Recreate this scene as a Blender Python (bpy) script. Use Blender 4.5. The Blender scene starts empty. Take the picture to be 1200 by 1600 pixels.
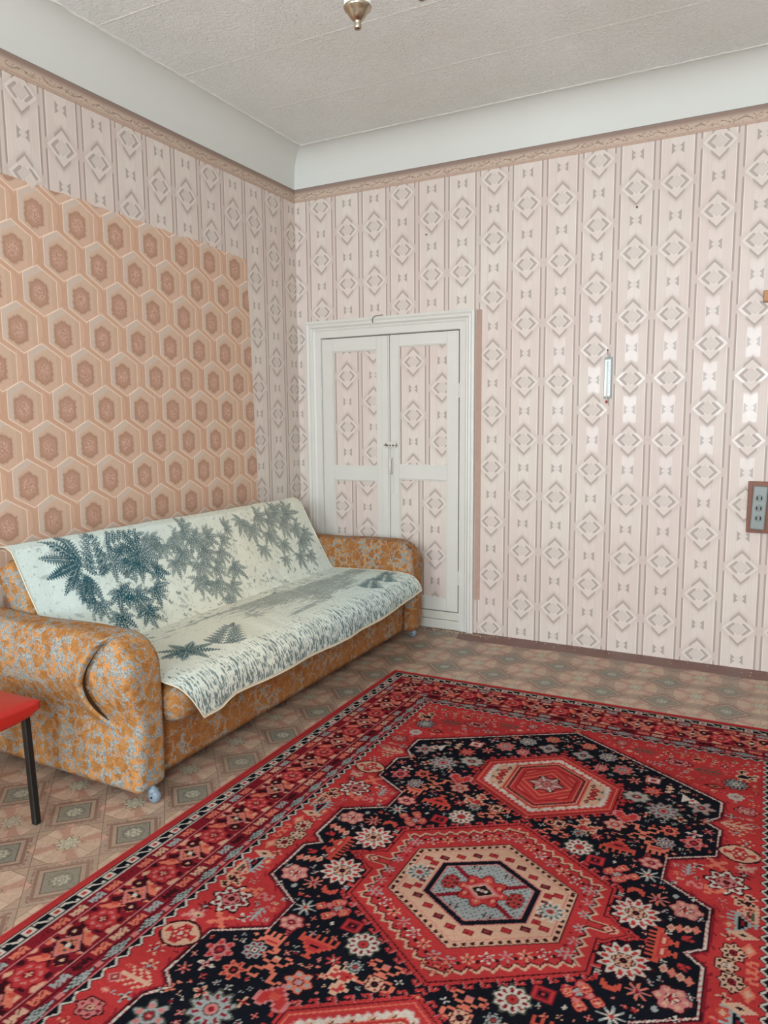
import bpy, bmesh, math, random
import numpy as np
from mathutils import Vector, Matrix
random.seed(7)
RNG = np.random.default_rng(11)
PI = math.pi
SC = bpy.context.scene
COL = SC.collection

# ------------------------------------------------------------------ camera
cam_d = bpy.data.cameras.new('camera'); cam = bpy.data.objects.new('camera', cam_d); COL.objects.link(cam)
CAM = Vector((2.932, -4.332, 1.36)); YAW, PITCH, ROLL = 0.4812, 0.1235, -0.0078
fw = Vector((-math.sin(YAW)*math.cos(PITCH), math.cos(YAW)*math.cos(PITCH), -math.sin(PITCH)))
rt = fw.cross(Vector((0, 0, 1))).normalized(); up = rt.cross(fw)
rr = math.cos(ROLL)*rt + math.sin(ROLL)*up; uu = -math.sin(ROLL)*rt + math.cos(ROLL)*up
cam.matrix_world = Matrix(((rr.x, uu.x, -fw.x, CAM.x), (rr.y, uu.y, -fw.y, CAM.y), (rr.z, uu.z, -fw.z, CAM.z), (0, 0, 0, 1)))
cam_d.sensor_fit = 'VERTICAL'; cam_d.sensor_height = 36; cam_d.lens = 36*1139.2/1600
cam_d.clip_start = 0.05
SC.camera = cam
# ------------------------------------------------------------------ world, daylight, exposure
w = bpy.data.worlds.new('world'); SC.world = w; w.use_nodes = True
wn = w.node_tree.nodes; bg = wn['Background']
bg.inputs['Color'].default_value = (0.80, 0.88, 1.0, 1); bg.inputs['Strength'].default_value = 1.0
def area(name, loc, rot, sx, sy, power, col):
    l = bpy.data.lights.new(name, 'AREA'); l.shape = 'RECTANGLE'; l.size = sx; l.size_y = sy
    l.energy = power; l.color = col
    o = bpy.data.objects.new(name, l); COL.objects.link(o); o.location = loc; o.rotation_euler = rot
    return o
WIN = [(0.55, 1.85), (2.75, 4.05)]      # x ranges of the two windows in the rear wall
WZ = (0.85, 2.75); YR = -6.2
for i, (a, b) in enumerate(WIN):
    area('window_daylight', ((a+b)/2, YR-0.14, (WZ[0]+WZ[1])/2), (PI/2, 0, 0), b-a, WZ[1]-WZ[0], (114, 196)[i], (0.82, 0.918, 1.0))
SC.view_settings.view_transform = 'Standard'; SC.view_settings.look = 'None'
SC.view_settings.gamma = 1.0; SC.view_settings.exposure = 0.36
SC.view_settings.use_curve_mapping = False

# ------------------------------------------------------------------ helpers: data
def lin(c):
    return tuple((x/255/12.92 if x/255 <= .04045 else ((x/255+.055)/1.055)**2.4) for x in c)
def link(o, parent=None):
    COL.objects.link(o)
    if parent is not None:
        o.parent = parent
        o.matrix_parent_inverse = Matrix.Translation(-Vector(parent.location)) if parent.type == 'EMPTY' else Matrix()
    return o
def tag(o, label=None, cat=None, group=None, kind=None):
    if label: o['label'] = label
    if cat: o['category'] = cat
    if group: o['group'] = group
    if kind: o['kind'] = kind
    return o
def empty(name, loc, label=None, cat=None, group=None, kind=None):
    o = bpy.data.objects.new(name, None); COL.objects.link(o); o.location = loc; o.empty_display_size = .1
    return tag(o, label, cat, group, kind)
def mesh_np(name, V, F, mat, parent=None, smooth=False, color=None):
    V = np.asarray(V, dtype=np.float32); F = np.asarray(F, dtype=np.int32)
    me = bpy.data.meshes.new(name); n, k = F.shape
    me.vertices.add(len(V)); me.vertices.foreach_set('co', V.ravel())
    me.loops.add(n*k); me.loops.foreach_set('vertex_index', F.ravel())
    me.polygons.add(n); me.polygons.foreach_set('loop_start', np.arange(0, n*k, k, dtype=np.int32))
    me.polygons.foreach_set('use_smooth', np.full(n, smooth, dtype=bool))
    me.update(calc_edges=True)
    if color is not None:
        at = me.color_attributes.new('dye', 'FLOAT_COLOR', 'POINT')
        at.data.foreach_set('color', np.c_[color, np.ones(len(color))].astype(np.float32).ravel())
    me.materials.append(mat)
    return link(bpy.data.objects.new(name, me), parent)
def from_bm(name, bm, mat, parent=None, smooth=False):
    bmesh.ops.recalc_face_normals(bm, faces=bm.faces)
    me = bpy.data.meshes.new(name); bm.to_mesh(me); bm.free()
    if smooth:
        for p in me.polygons: p.use_smooth = True
    me.materials.append(mat)
    return link(bpy.data.objects.new(name, me), parent)
def bbox(bm, lo, hi, bev=0, seg=1, M=None):
    r = bmesh.ops.create_cube(bm, size=1)
    vs = r['verts']
    for v in vs:
        v.co = Vector((lo[i] + (v.co[i]+.5)*(hi[i]-lo[i]) for i in range(3)))
    if bev > 0:
        es = list({e for v in vs for e in v.link_edges})
        rb = bmesh.ops.bevel(bm, geom=es, offset=bev, segments=seg, affect='EDGES', profile=.5)
        vs = list({v for f in rb['faces'] for v in f.verts} | {v for v in vs if v.is_valid})
    if M is not None:
        for v in vs: v.co = M @ v.co
    return vs
def box(name, lo, hi, mat, parent=None, bev=.002, seg=1, M=None, smooth=False):
    bm = bmesh.new(); bbox(bm, lo, hi, bev, seg, M); return from_bm(name, bm, mat, parent, smooth)
def tube(bm, pts, r, n=10, caps=True):
    pts = [Vector(p) for p in pts]; rs = r if isinstance(r, (list, tuple)) else [r]*len(pts)
    rings = []
    ref = None
    for i, p in enumerate(pts):
        d = (pts[min(i+1, len(pts)-1)] - pts[max(i-1, 0)]).normalized()
        if ref is None: ref = Vector((0, 0, 1)) if abs(d.z) < .9 else Vector((1, 0, 0))
        a = d.cross(ref).normalized(); b = a.cross(d).normalized(); ref = b
        rings.append([bm.verts.new(p + rs[i]*(math.cos(2*PI*k/n)*a + math.sin(2*PI*k/n)*b)) for k in range(n)])
    for A, B in zip(rings, rings[1:]):
        for k in range(n): bm.faces.new((A[k], A[(k+1) % n], B[(k+1) % n], B[k]))
    if caps: bm.faces.new(rings[0]); bm.faces.new(rings[-1])
def lathe(bm, prof, c=(0, 0, 0), n=24, M=None):
    rings = []
    for r, z in prof:
        ring = []
        for k in range(n):
            p = Vector((r*math.cos(2*PI*k/n), r*math.sin(2*PI*k/n), z))
            if M is not None: p = M @ p
            ring.append(bm.verts.new(p + Vector(c)))
        rings.append(ring)
    for A, B in zip(rings, rings[1:]):
        for k in range(n): bm.faces.new((A[k], A[(k+1) % n], B[(k+1) % n], B[k]))
    bm.faces.new(rings[0]); bm.faces.new(rings[-1])
def rbox(name, lo, hi, r, n, mat, parent=None, deform=None, corner=None):
    """dense rounded box with an optional numpy deform; corner=(R,) rounds the top front edge"""
    lo = np.array(lo, float); hi = np.array(hi, float); c = (lo+hi)/2; h = (hi-lo)/2
    Vs = []; Fs = []; base = 0
    for ax in range(3):
        a, b = [i for i in range(3) if i != ax]
        ga = np.linspace(-1, 1, n[a]+1); gb = np.linspace(-1, 1, n[b]+1)
        A, B = np.meshgrid(ga, gb, indexing='ij')
        for s in (-1, 1):
            P = np.zeros((A.size, 3)); P[:, a] = A.ravel(); P[:, b] = B.ravel(); P[:, ax] = s
            Vs.append(P*h)
            idx = np.arange(A.size).reshape(A.shape) + base
            q = np.stack([idx[:-1, :-1], idx[1:, :-1], idx[1:, 1:], idx[:-1, 1:]], -1).reshape(-1, 4)
            e = (s > 0) ^ (ax == 1)
            Fs.append(q if e else q[:, ::-1]); base += A.size
    P = np.concatenate(Vs); F = np.concatenate(Fs)
    q = np.clip(P, -(h-r), h-r); d = P-q; L = np.linalg.norm(d, axis=1, keepdims=True)
    P = q + np.where(L > 1e-9, d/np.maximum(L, 1e-9)*r, 0)
    P += c
    if corner: 
        R = corner
        qx = P[:, 0]-(hi[0]-R); qz = P[:, 2]-(hi[2]-R); m = (qx > 0) & (qz > 0)
        sc = np.where(m, np.maximum(qx, qz)/np.maximum(np.hypot(qx, qz), 1e-9), 1)
        P[:, 0] = np.where(m, hi[0]-R+qx*sc, P[:, 0]); P[:, 2] = np.where(m, hi[2]-R+qz*sc, P[:, 2])
    if deform: P = deform(P)
    # merge seams
    key = np.round(P, 5); _, first, inv = np.unique(key, axis=0, return_index=True, return_inverse=True)
    inv = inv.ravel(); F = inv[F]; P = P[first]
    ok = np.array([len(set(f)) == 4 for f in F]); F = F[ok]
    return mesh_np(name, P, F, mat, parent, True)

# ------------------------------------------------------------------ helpers: node maths
class N:
    """a socket in a node tree with arithmetic"""
    def __init__(s, nt, sock): s.nt, s.s = nt, sock
    def _m(s, op, *a, clamp=False):
        n = s.nt.nodes.new('ShaderNodeMath'); n.operation = op; n.use_clamp = clamp
        for i, x in enumerate(a):
            if isinstance(x, N): s.nt.links.new(x.s, n.inputs[i])
            else: n.inputs[i].default_value = x
        return N(s.nt, n.outputs[0])
    def __add__(s, o): return s._m('ADD', s, o)
    __radd__ = __add__
    def __sub__(s, o): return s._m('SUBTRACT', s, o)
    def __rsub__(s, o): return s._m('SUBTRACT', o, s)
    def __mul__(s, o): return s._m('MULTIPLY', s, o)
    __rmul__ = __mul__
    def __truediv__(s, o): return s._m('DIVIDE', s, o)
    def __neg__(s): return s._m('MULTIPLY', s, -1.0)
    def abs(s): return s._m('ABSOLUTE', s)
    def floor(s): return s._m('FLOOR', s)
    def min(s, o): return s._m('MINIMUM', s, o)
    def max(s, o): return s._m('MAXIMUM', s, o)
    def lt(s, o): return s._m('LESS_THAN', s, o)
    def gt(s, o): return s._m('GREATER_THAN', s, o)
    def sin(s): return s._m('SINE', s)
    def cos(s): return s._m('COSINE', s)
    def pow(s, o): return s._m('POWER', s, o)
    def sqrt(s): return s._m('SQRT', s)
    def mod(s, o): return s._m('FLOORED_MODULO', s, o)
    def atan2(s, o): return s._m('ARCTAN2', s, o)
    def sm(s, e0, e1, a=0.0, b=1.0):
        n = s.nt.nodes.new('ShaderNodeMapRange'); n.interpolation_type = 'SMOOTHSTEP'
        s.nt.links.new(s.s, n.inputs[0])
        for i, x in enumerate((e0, e1, a, b)):
            n.inputs[i+1].default_value = x
        return N(s.nt, n.outputs[0])
def inv(x): return 1.0 - x
class T:
    """material builder"""
    def __init__(s, name, rough=.6, spec=.5, metal=0, coat=0):
        s.m = bpy.data.materials.new(name); s.m.use_nodes = True; s.nt = s.m.node_tree
        s.b = s.nt.nodes['Principled BSDF']
        s.b.inputs['Roughness'].default_value = rough; s.b.inputs['Metallic'].default_value = metal
        s.b.inputs['Specular IOR Level'].default_value = spec; s.b.inputs['Coat Weight'].default_value = coat
        s._c = None
    def coord(s, kind='Object'):
        if s._c is None:
            tc = s.nt.nodes.new('ShaderNodeTexCoord'); sp = s.nt.nodes.new('ShaderNodeSeparateXYZ')
            s.nt.links.new(tc.outputs[kind], sp.inputs[0]); s.tc = tc.outputs[kind]
            s._c = [N(s.nt, sp.outputs[i]) for i in range(3)]
        return s._c
    def vec(s, x, y, z=0.0):
        n = s.nt.nodes.new('ShaderNodeCombineXYZ')
        for i, v in enumerate((x, y, z)):
            if isinstance(v, N): s.nt.links.new(v.s, n.inputs[i])
            else: n.inputs[i].default_value = v
        return n.outputs[0]
    def noise(s, vec, scale, detail=3, rough=.5, out=0, dist=0):
        n = s.nt.nodes.new('ShaderNodeTexNoise'); s.nt.links.new(vec, n.inputs['Vector'])
        n.inputs['Scale'].default_value = scale; n.inputs['Detail'].default_value = detail
        n.inputs['Roughness'].default_value = rough; n.inputs['Distortion'].default_value = dist
        return N(s.nt, n.outputs[out])
    def voro(s, vec, scale, feat='F1', out=0, rnd=1):
        n = s.nt.nodes.new('ShaderNodeTexVoronoi'); n.feature = feat; s.nt.links.new(vec, n.inputs['Vector'])
        n.inputs['Scale'].default_value = scale; n.inputs['Randomness'].default_value = rnd
        return N(s.nt, n.outputs[out])
    def rgb(s, c):
        n = s.nt.nodes.new('ShaderNodeRGB'); n.outputs[0].default_value = (*lin(c), 1); return n.outputs[0]
    def mix(s, f, a, b, mode='MIX'):
        n = s.nt.nodes.new('ShaderNodeMix'); n.data_type = 'RGBA'; n.blend_type = mode
        if isinstance(f, N): s.nt.links.new(f.s, n.inputs[0])
        else: n.inputs[0].default_value = f
        for i, c in ((6, a), (7, b)):
            if isinstance(c, tuple): n.inputs[i].default_value = (*lin(c), 1)
            else: s.nt.links.new(c, n.inputs[i])
        return n.outputs[2]
    def mul(s, col, v):
        """scale a colour by a scalar socket"""
        n = s.nt.nodes.new('ShaderNodeVectorMath'); n.operation = 'SCALE'; s.nt.links.new(col, n.inputs[0])
        if isinstance(v, N): s.nt.links.new(v.s, n.inputs['Scale'])
        else: n.inputs['Scale'].default_value = v
        return n.outputs[0]
    def set(s, inp, v):
        if isinstance(v, N): s.nt.links.new(v.s, s.b.inputs[inp])
        elif isinstance(v, tuple): s.b.inputs[inp].default_value = (*lin(v), 1)
        elif isinstance(v, (int, float)): s.b.inputs[inp].default_value = v
        else: s.nt.links.new(v, s.b.inputs[inp])
    def bump(s, h, strength=.3, dist=.002):
        n = s.nt.nodes.new('ShaderNodeBump'); n.inputs['Strength'].default_value = strength
        n.inputs['Distance'].default_value = dist; s.nt.links.new(h.s, n.inputs['Height'])
        s.nt.links.new(n.outputs[0], s.b.inputs['Normal'])
def plain(name, c, rough=.6, metal=0, spec=.5, var=.06, scale=12, bump=.15, bscale=60, coat=0):
    t = T(name, rough, spec, metal, coat); t.coord()
    n = t.noise(t.tc, scale, 4)
    t.set('Base Color', t.mul(t.rgb(c), n*(2*var) + (1-var)))
    if bump: t.bump(t.noise(t.tc, bscale, 4), bump, .001)
    return t.m

# ------------------------------------------------------------------ materials
def wallpaper(name, axis, sign, u0, z0, k_off=0):
    """pale pink vertical stripe paper with chains of diamonds; u = sign*coordinate"""
    P, H = .2033, .3425
    t = T(name, .55, .5)
    C = t.coord(); U = (C[axis]*sign) - u0; Z = C[2] - z0
    k = (U/P + .5).floor(); u = U - k*P
    isB = (k + k_off).mod(3.0).gt(.5)
    v = (Z + isB*(H/2) + H/2 + 20*H).mod(H) - H/2
    au, av = u.abs(), v.abs(); s = au + av
    fine = t.noise(t.vec(C[axis]*sign*230, C[2]*1.2, 0.0), 1.0, 2)
    patch = t.noise(t.tc, 1.4, 4)
    col = t.mix(patch.sm(.35, .65), (219, 208, 196), (215, 198, 188))
    col = t.mix(fine.sm(.4, .7, 0, .30), col, (200, 187, 176))
    hb = (P/2 - au)
    # border strip between columns
    far_ = av.sm(.018, .030)
    col = t.mix(hb.lt(.019)*.55, col, (202, 184, 174))
    bar = (hb - .0140).abs().sm(.0030, .0060, 1, 0)
    col = t.mix(bar*far_*.78, col, (156, 141, 131))
    col = t.mix((hb - .0180).abs().sm(.0006, .0014, 1, 0)*far_*.55, col, (128, 114, 104))
    col = t.mix((hb - .0225).abs().sm(.0010, .0022, 1, 0)*far_*.6, col, (236, 230, 220))
    # satin hourglass above and below the diamonds
    vb = (H/2 - av)
    sat = au.sm(.034, .037, 1, 0)*s.sm(.100, .112)*vb.sm(.070, .085, 1, 0)
    col = t.mix(sat*.14, col, (232, 228, 222))
    col = t.mix((au - .0355).abs().lt(.0009)*.3, col, (190, 176, 166))
    dark = au.lt(.031)*((vb - .0285 + (.031 - au)*.85).lt(0.0))*(au + vb*.85 - .0215).gt(0.0)
    col = t.mix(dark*.70, col, (150, 137, 128))
    hexg = ((au*1.1).max(vb) - .0165).lt(0.0)*inv(dark)
    col = t.mix(hexg*.35, col, (206, 196, 184))
    # diamond: soft halo, pale body, side chevrons, small bright square
    halo = s.sm(.084, .108, 1, 0)*s.gt(.079)*au.sm(.038, .046, 1, 0)
    col = t.mix(halo*.85, col, (160, 146, 137))
    col = t.mix(s.sm(.080, .135, .25, 0)*s.gt(.08), col, (176, 160, 150))
    col = t.mix(s.lt(.080)*(au.lt(.041).max(0.0)), col, (216, 203, 192))
    inn = (s.gt(.043))*(s.lt(.064))*av.lt(.033)*au.gt(.018)
    col = t.mix(inn*.68, col, (154, 140, 132))
    chev = s.gt(.063)*s.lt(.083)*av.lt(.037)*au.gt(.030)
    col = t.mix(chev*.32, col, (228, 222, 213))
    col = t.mix(s.lt(.043), col, (209, 197, 186))
    ring = (s - .041).abs().lt(.0013)*((u - v*.4).gt(-.010))
    col = t.mix(ring*.8, col, (240, 234, 224))
    col = t.mix((s - .027).abs().lt(.0012)*.5, col, (190, 174, 164))
    fl = t.noise(t.tc, 40, 4)
    col = t.mix(fl.sm(.62, .78, 0, .10), col, (160, 140, 128))
    t.set('Base Color', col)
    satin = sat.max(chev).max(hexg*.5)
    t.set('Roughness', satin*(-.24) + .52)
    t.bump(fine*.3 + (chev + inn + sat)*.7 + t.noise(t.tc, 5, 3)*2.5, .35, .0012)
    return t.m
WP_BACK = wallpaper('wallpaper_diamonds_back', 0, 1, 2.037, 2.101)
WP_LEFT = wallpaper('wallpaper_diamonds_left', 1, 1, -.862, 2.101)
WP_REST = wallpaper('wallpaper_diamonds_rest', 1, 1, 0, 2.101)

def hex_paper():
    t = T('wallpaper_hexagons', .6, .3)
    C = t.coord(); PX, PZ = .2315, .1722
    u0, z0 = C[1] + 1.125 - .0065, C[2] - 1.254 - .013
    def cell(ou, oz):
        return (u0 - ou + PX/2).mod(PX) - PX/2, (z0 - oz + PZ).mod(2*PZ) - PZ
    ua, za = cell(0, 0); ub, zb = cell(PX/2, PZ)
    def met(u, z): return (u.abs()/.0865).max((z + u*.57).abs()/.1085).max((z - u*.57).abs()/.1175)
    s = met(ua, za).lt(met(ub, zb))
    u = ua*s + ub*inv(s); z = za*s + zb*inv(s)
    f1 = u.abs() - .0865; f2 = ((z + u*.57).abs() - .104)*.869; f3 = ((z - u*.57).abs() - .1175)*.869
    d = f1.max(f2).max(f3)
    big = t.noise(t.tc, 1.3, 3)
    col = t.mix(big.sm(.3, .7), (212, 176, 150), (206, 166, 140))
    # bands between the hexagons, shaded like a fold
    band = f1.gt(0.0)
    col = t.mix(band*u.lt(0.0)*.4, col, (190, 148, 122)); col = t.mix((u.abs() - .1155).abs().lt(.003)*.25*band, col, (180, 136, 112))
    col = t.mix(f2.gt(0.0)*inv(band)*(f2).sm(0.0, .014)*.35, col, (188, 144, 118))
    ins = d.lt(0.0)
    col = t.mix(ins, col, (208, 178, 154))
    m = (u.abs()/.0865).max((z + u*.57).abs()/.104).max((z - u*.57).abs()/.1175)
    ringz = ins*m.gt(.70)
    ul = (z - u*.57).gt(.0822); le = u.lt(-.0605); lr = (z - u*.57).lt(-.0822)
    col = t.mix(ringz*(ul.max(le))*.75, col, (206, 190, 176))
    col = t.mix(ringz*lr*.5, col, (214, 174, 152)); col = t.mix(ringz*u.gt(.0605)*.4, col, (196, 160, 134))
    # dark inner hexagon with a scalloped edge and a pink flower
    uu_, zz_ = u + .010, z + .012
    wob = (t.noise(t.tc, 85, 3) - .5)*.020
    dd = (uu_.abs() - .047).max((zz_.abs() + uu_.abs()*.57 - .066)*.87) + wob
    rad = (uu_*uu_ + zz_*zz_*.85).sqrt(); ang = zz_.atan2(uu_)
    dd = dd + (ang*12.0).cos()*.0012
    ros = dd.sm(-.003, .003, 1, 0)
    col = t.mix(dd.sm(.0, .012, .3, 0)*inv(ros), col, (180, 142, 118))
    col = t.mix(ros*.80, col, (176, 134, 110))
    col = t.mix(ros*dd.sm(-.014, -.006, 0, .35), col, (160, 118, 94))
    fl = t.noise(t.tc, 120, 3, .7, 0, 1.2)
    core = rad.sm(.018, .042, 1, 0)
    col = t.mix(core*fl.sm(.46, .54)*.85, col, (224, 184, 166))
    col = t.mix(core*t.noise(t.tc, 150, 2).sm(.50, .60)*.60, col, (150, 104, 86))
    line = d.abs().sm(.0013, .0028, 1, 0)
    col = t.mix(line*.95, col, (240, 216, 194))
    gr = t.noise(t.vec(C[0]*30, C[1]*240, C[2]*30), 1, 2)
    col = t.mix(gr.sm(.4, .8, 0, .18), col, (180, 140, 116))
    t.set('Base Color', col)
    t.bump(line*1.0 + ros*.5 + fl*core*.8, .35, .0012)
    return t.m
HEXP = hex_paper()

def frieze_mat(name, axis):
    t = T(name, .6, .3); C = t.coord(); U = C[axis]; Z = C[2] - 2.842
    ph = U*(2*PI/.105)
    wn_ = t.noise(t.tc, 60, 3)
    col = t.mix(Z.sm(.040, .072), (194, 172, 154), (146, 124, 112))
    y1 = ph.sin()*.006 + .033
    w1 = (Z - y1).abs().sm(.0014, .0034, 1, 0)*wn_.sm(.42, .50)
    y2 = (ph*3.0 + .8).cos()*.007 + .040
    w2 = (Z - y2).abs().sm(.0012, .0030, 1, 0)*wn_.sm(.46, .54)
    y3 = (ph*2.0 + 2.0).sin()*.006 + .024
    w3 = (Z - y3).abs().sm(.001, .0026, 1, 0)*t.noise(t.tc, 90, 2).sm(.5, .58)
    col = t.mix(((Z - .030).abs().sm(.002, .010, 1, 0))*wn_.sm(.5, .6)*.6, col, (222, 206, 184))
    col = t.mix(w1.max(w2).max(w3)*.75, col, (124, 96, 84))
    col = t.mix(Z.lt(.010)*.6, col, (186, 154, 136)); col = t.mix((Z - .0105).abs().sm(.001, .003, 1, 0)*.4, col, (150, 122, 106))
    col = t.mix(wn_.sm(.5, .7, 0, .25), col, (146, 120, 106))
    col = t.mix(Z.gt(.081)*.8, col, (122, 114, 106))
    t.set('Base Color', col); t.bump(w1 + w2 + wn_, .4, .001)
    return t.m

def lino():
    t = T('linoleum_print', .42, .4)
    C = t.coord(); P = .2015
    X = C[0] - .838; Y = C[1] + 2.695
    a = (X + Y)*.70711 + 40*P; b = (X - Y)*.70711 + 40*P      # tile frame rotated 45 degrees
    ka = (a/P + .5).floor(); kb = (b/P + .5).floor()
    u = a - ka*P; v = b - kb*P
    odd = (ka + kb).mod(2.0).gt(.5)
    au, av = u.abs(), v.abs(); m = au.max(av); n1 = au + av
    h = P/2
    wn_ = t.noise(t.tc, 90, 3); wl = t.noise(t.tc, 3, 3)
    # --- framed square tile
    q = t.mix(m.gt(.052), (118, 116, 100), (158, 132, 112))
    q = t.mix(((m - .072).abs().lt(.0055)), q, (122, 84, 66))
    q = t.mix(((m - .083).abs().lt(.004))*wn_.gt(.5), q, (128, 90, 72))
    q = t.mix(((m - .052).abs().lt(.0022)), q, (74, 60, 48))
    rad = (u*u + v*v).sqrt(); ang = v.atan2(u)
    pet = ((ang*8.0).cos())*.004 + .023
    q = t.mix((rad - pet).lt(0.0)*.9, q, (176, 172, 150))
    q = t.mix(((rad - .034).abs().lt(.003))*wn_.gt(.45), q, (84, 86, 76))
    q = t.mix(((rad - pet*.5).abs().lt(.002)), q, (110, 108, 92))
    q = t.mix((m.lt(.05))*(wn_.gt(.56))*.5, q, (92, 96, 88))
    # --- star tile
    s1 = (au - av).gt(0.0); sect = ((ang*4.0 + .4).cos()).gt(0.0)
    s = t.mix(sect, (190, 158, 132), (176, 128, 108))
    sect2 = ((ang*8.0).sin()).gt(0.0)
    s = t.mix(sect2*rad.gt(.055)*.55, s, (202, 174, 148))
    s = t.mix((((au - av).abs()).lt(.0016))*.5, s, (120, 90, 72))
    star = ((ang*8.0).cos())*.008 + .034
    s = t.mix((rad - star).lt(0.0), s, (186, 178, 152))
    s = t.mix(((rad - star).abs().lt(.0022)), s, (96, 84, 66))
    s = t.mix(((rad - star*.5).abs().lt(.002))*.7, s, (110, 104, 84))
    corner = (n1 - .150).gt(0.0)
    s = t.mix(corner, s, (168, 140, 116))
    s = t.mix(((n1 - .150).abs().lt(.0018)), s, (120, 88, 70))
    col = t.mix(odd, q, s)
    # star tips reach over the seam into the framed tile
    tipd = inv(odd)*((h - m) < 0 if False else (h - m).lt(.022 - 0.0)) * ((au.min(av)) - (.022 - (h - m))*1.1).lt(0.0)
    col = t.mix(tipd, col, (192, 146, 124))
    seam = (h - m).lt(.0014)
    col = t.mix(seam*.8, col, (98, 70, 54))
    col = t.mix(wn_.sm(.45, .75, 0, .25), col, (110, 86, 68))
    wear = wl.sm(.45, .7, 0, .22)
    col = t.mix(wear, col, (150, 124, 104))
    t.set('Base Color', t.mul(t.mix(.22, col, (140, 134, 122)), .95))
    t.set('Roughness', wn_*.2 + .33)
    t.bump(wn_ + t.noise(t.tc, 6, 3)*2.0, .25, .001)
    return t.m

def sofa_fabric(name='orange_floral_upholstery', lo=.07, hi=.24, deep=0.0):
    t = T(name, .85, .15)
    
    C = t.coord()
    dn = t.nt.nodes.new('ShaderNodeTexNoise'); t.nt.links.new(t.tc, dn.inputs['Vector'])
    dn.inputs['Scale'].default_value = 46; dn.inputs['Detail'].default_value = 6; dn.inputs['Roughness'].default_value = .72
    va = t.nt.nodes.new('ShaderNodeVectorMath'); va.operation = 'MULTIPLY_ADD'
    t.nt.links.new(dn.outputs['Color'], va.inputs[0]); va.inputs[1].default_value = (.082, .082, .082)
    t.nt.links.new(t.tc, va.inputs[2])
    w_ = va.outputs[0]
    e = t.voro(w_, 18, 'DISTANCE_TO_EDGE', 0); f = t.voro(w_, 48, 'DISTANCE_TO_EDGE', 0)
    big = t.noise(t.tc, 7, 3)
    thr = big.sm(.40, .64, lo, hi)
    net = (e - thr + (t.noise(t.tc, 120, 3) - .5)*.12).sm(-.03, .03, 1, 0)
    veins = t.noise(w_, 75, 4, .6).sm(.50, .60, 0, .45)
    hue = t.noise(t.tc, 18, 3)
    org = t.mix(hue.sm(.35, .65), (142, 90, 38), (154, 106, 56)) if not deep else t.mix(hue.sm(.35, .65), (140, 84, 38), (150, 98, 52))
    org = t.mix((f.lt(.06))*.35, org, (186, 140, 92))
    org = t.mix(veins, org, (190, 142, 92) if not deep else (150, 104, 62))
    spot = t.noise(t.tc, 150, 2, .6)
    gr = t.mix(spot.sm(.45, .58), (156, 157, 150), (120, 126, 122))
    gr = t.mix(t.noise(t.tc, 190, 2).gt(.62)*.6, gr, (92, 92, 86))
    gr = t.mix(t.noise(t.tc, 60, 3).sm(.50, .56), gr, (184, 130, 76))
    col = t.mix(net, org, gr)
    t.set('Base Color', col)
    t.bump(net*.5 + t.noise(t.tc, 400, 2)*.8 + t.noise(t.tc, 14, 2)*1.5, .3, .0015)
    return t.m

FAB = sofa_fabric()
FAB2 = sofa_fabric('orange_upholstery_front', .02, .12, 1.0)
LINO = lino()
WHITE = plain('white_oil_paint', (212, 210, 201), .42, var=.05, scale=6, bump=.3, bscale=25)
WHITE2 = plain('old_white_paint', (206, 204, 192), .5, var=.08, scale=9, bump=.4, bscale=30)
DARKGAP = plain('dark_recess', (40, 34, 30), .9)
BROWN = plain('brown_floor_paint', (110, 72, 60), .45, var=.22, scale=14, bump=.4, bscale=40)
BARE = plain('bare_brown_plaster', (178, 148, 132), .8, var=.12, scale=20)
COVE = plain('whitewash_cove', (212, 213, 206), .8, var=.02, scale=3, bump=.1, bscale=10)
def ceil_mat():
    t = T('textured_ceiling_paper', .62, .4); t.coord()
    a = t.noise(t.tc, 26, 5, .6, 0, 2.2); b = t.noise(t.tc, 70, 3, .6, 0, 1.2)
    l = t.noise(t.tc, 2.2, 3)
    col = t.mix(l.sm(.3, .7), (238, 240, 236), (232, 234, 228))
    col = t.mix(a.sm(.55, .7, 0, .25), col, (244, 246, 242))
    t.set('Base Color', col); t.bump(a*1.5 + b*.7, .85, .008)
    return t.m
CEIL = ceil_mat()
REDV = plain('red_vinyl', (172, 34, 26), .38, var=.05, bump=.1, coat=.1)
BLACK = plain('black_painted_steel', (22, 21, 20), .35, var=.1)
CASTM = plain('pale_blue_painted_caster', (120, 134, 146), .35, metal=.0, bump=.05)
RUBBER = plain('dark_rubber', (30, 30, 30), .6)
CHROME = plain('brushed_nickel', (176, 166, 148), .22, metal=1, bump=.05, var=.03)
PORC = plain('white_porcelain', (240, 240, 232), .2, var=.01, bump=0)
WOODB = plain('reddish_brown_board', (126, 76, 50), .5, var=.2, scale=20)
WOODL = plain('light_wood', (176, 128, 84), .5, var=.15, scale=16)
GREYP = plain('grey_plastic', (134, 142, 138), .35, var=.03)
THERM = plain('thermometer_white', (206, 216, 216), .2, var=.03, bump=0)
REDL = plain('red_alcohol', (150, 30, 40), .3, bump=0)
STEEL = plain('dull_steel', (120, 116, 108), .4, metal=.8)
NAILM = plain('rusty_nail', (60, 50, 46), .6, metal=.3)
GLASSM = plain('shade_glass', (236, 232, 220), .15, var=.01, bump=0)
PLAST = plain('plaster_crumbs', (190, 172, 150), .9)

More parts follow.
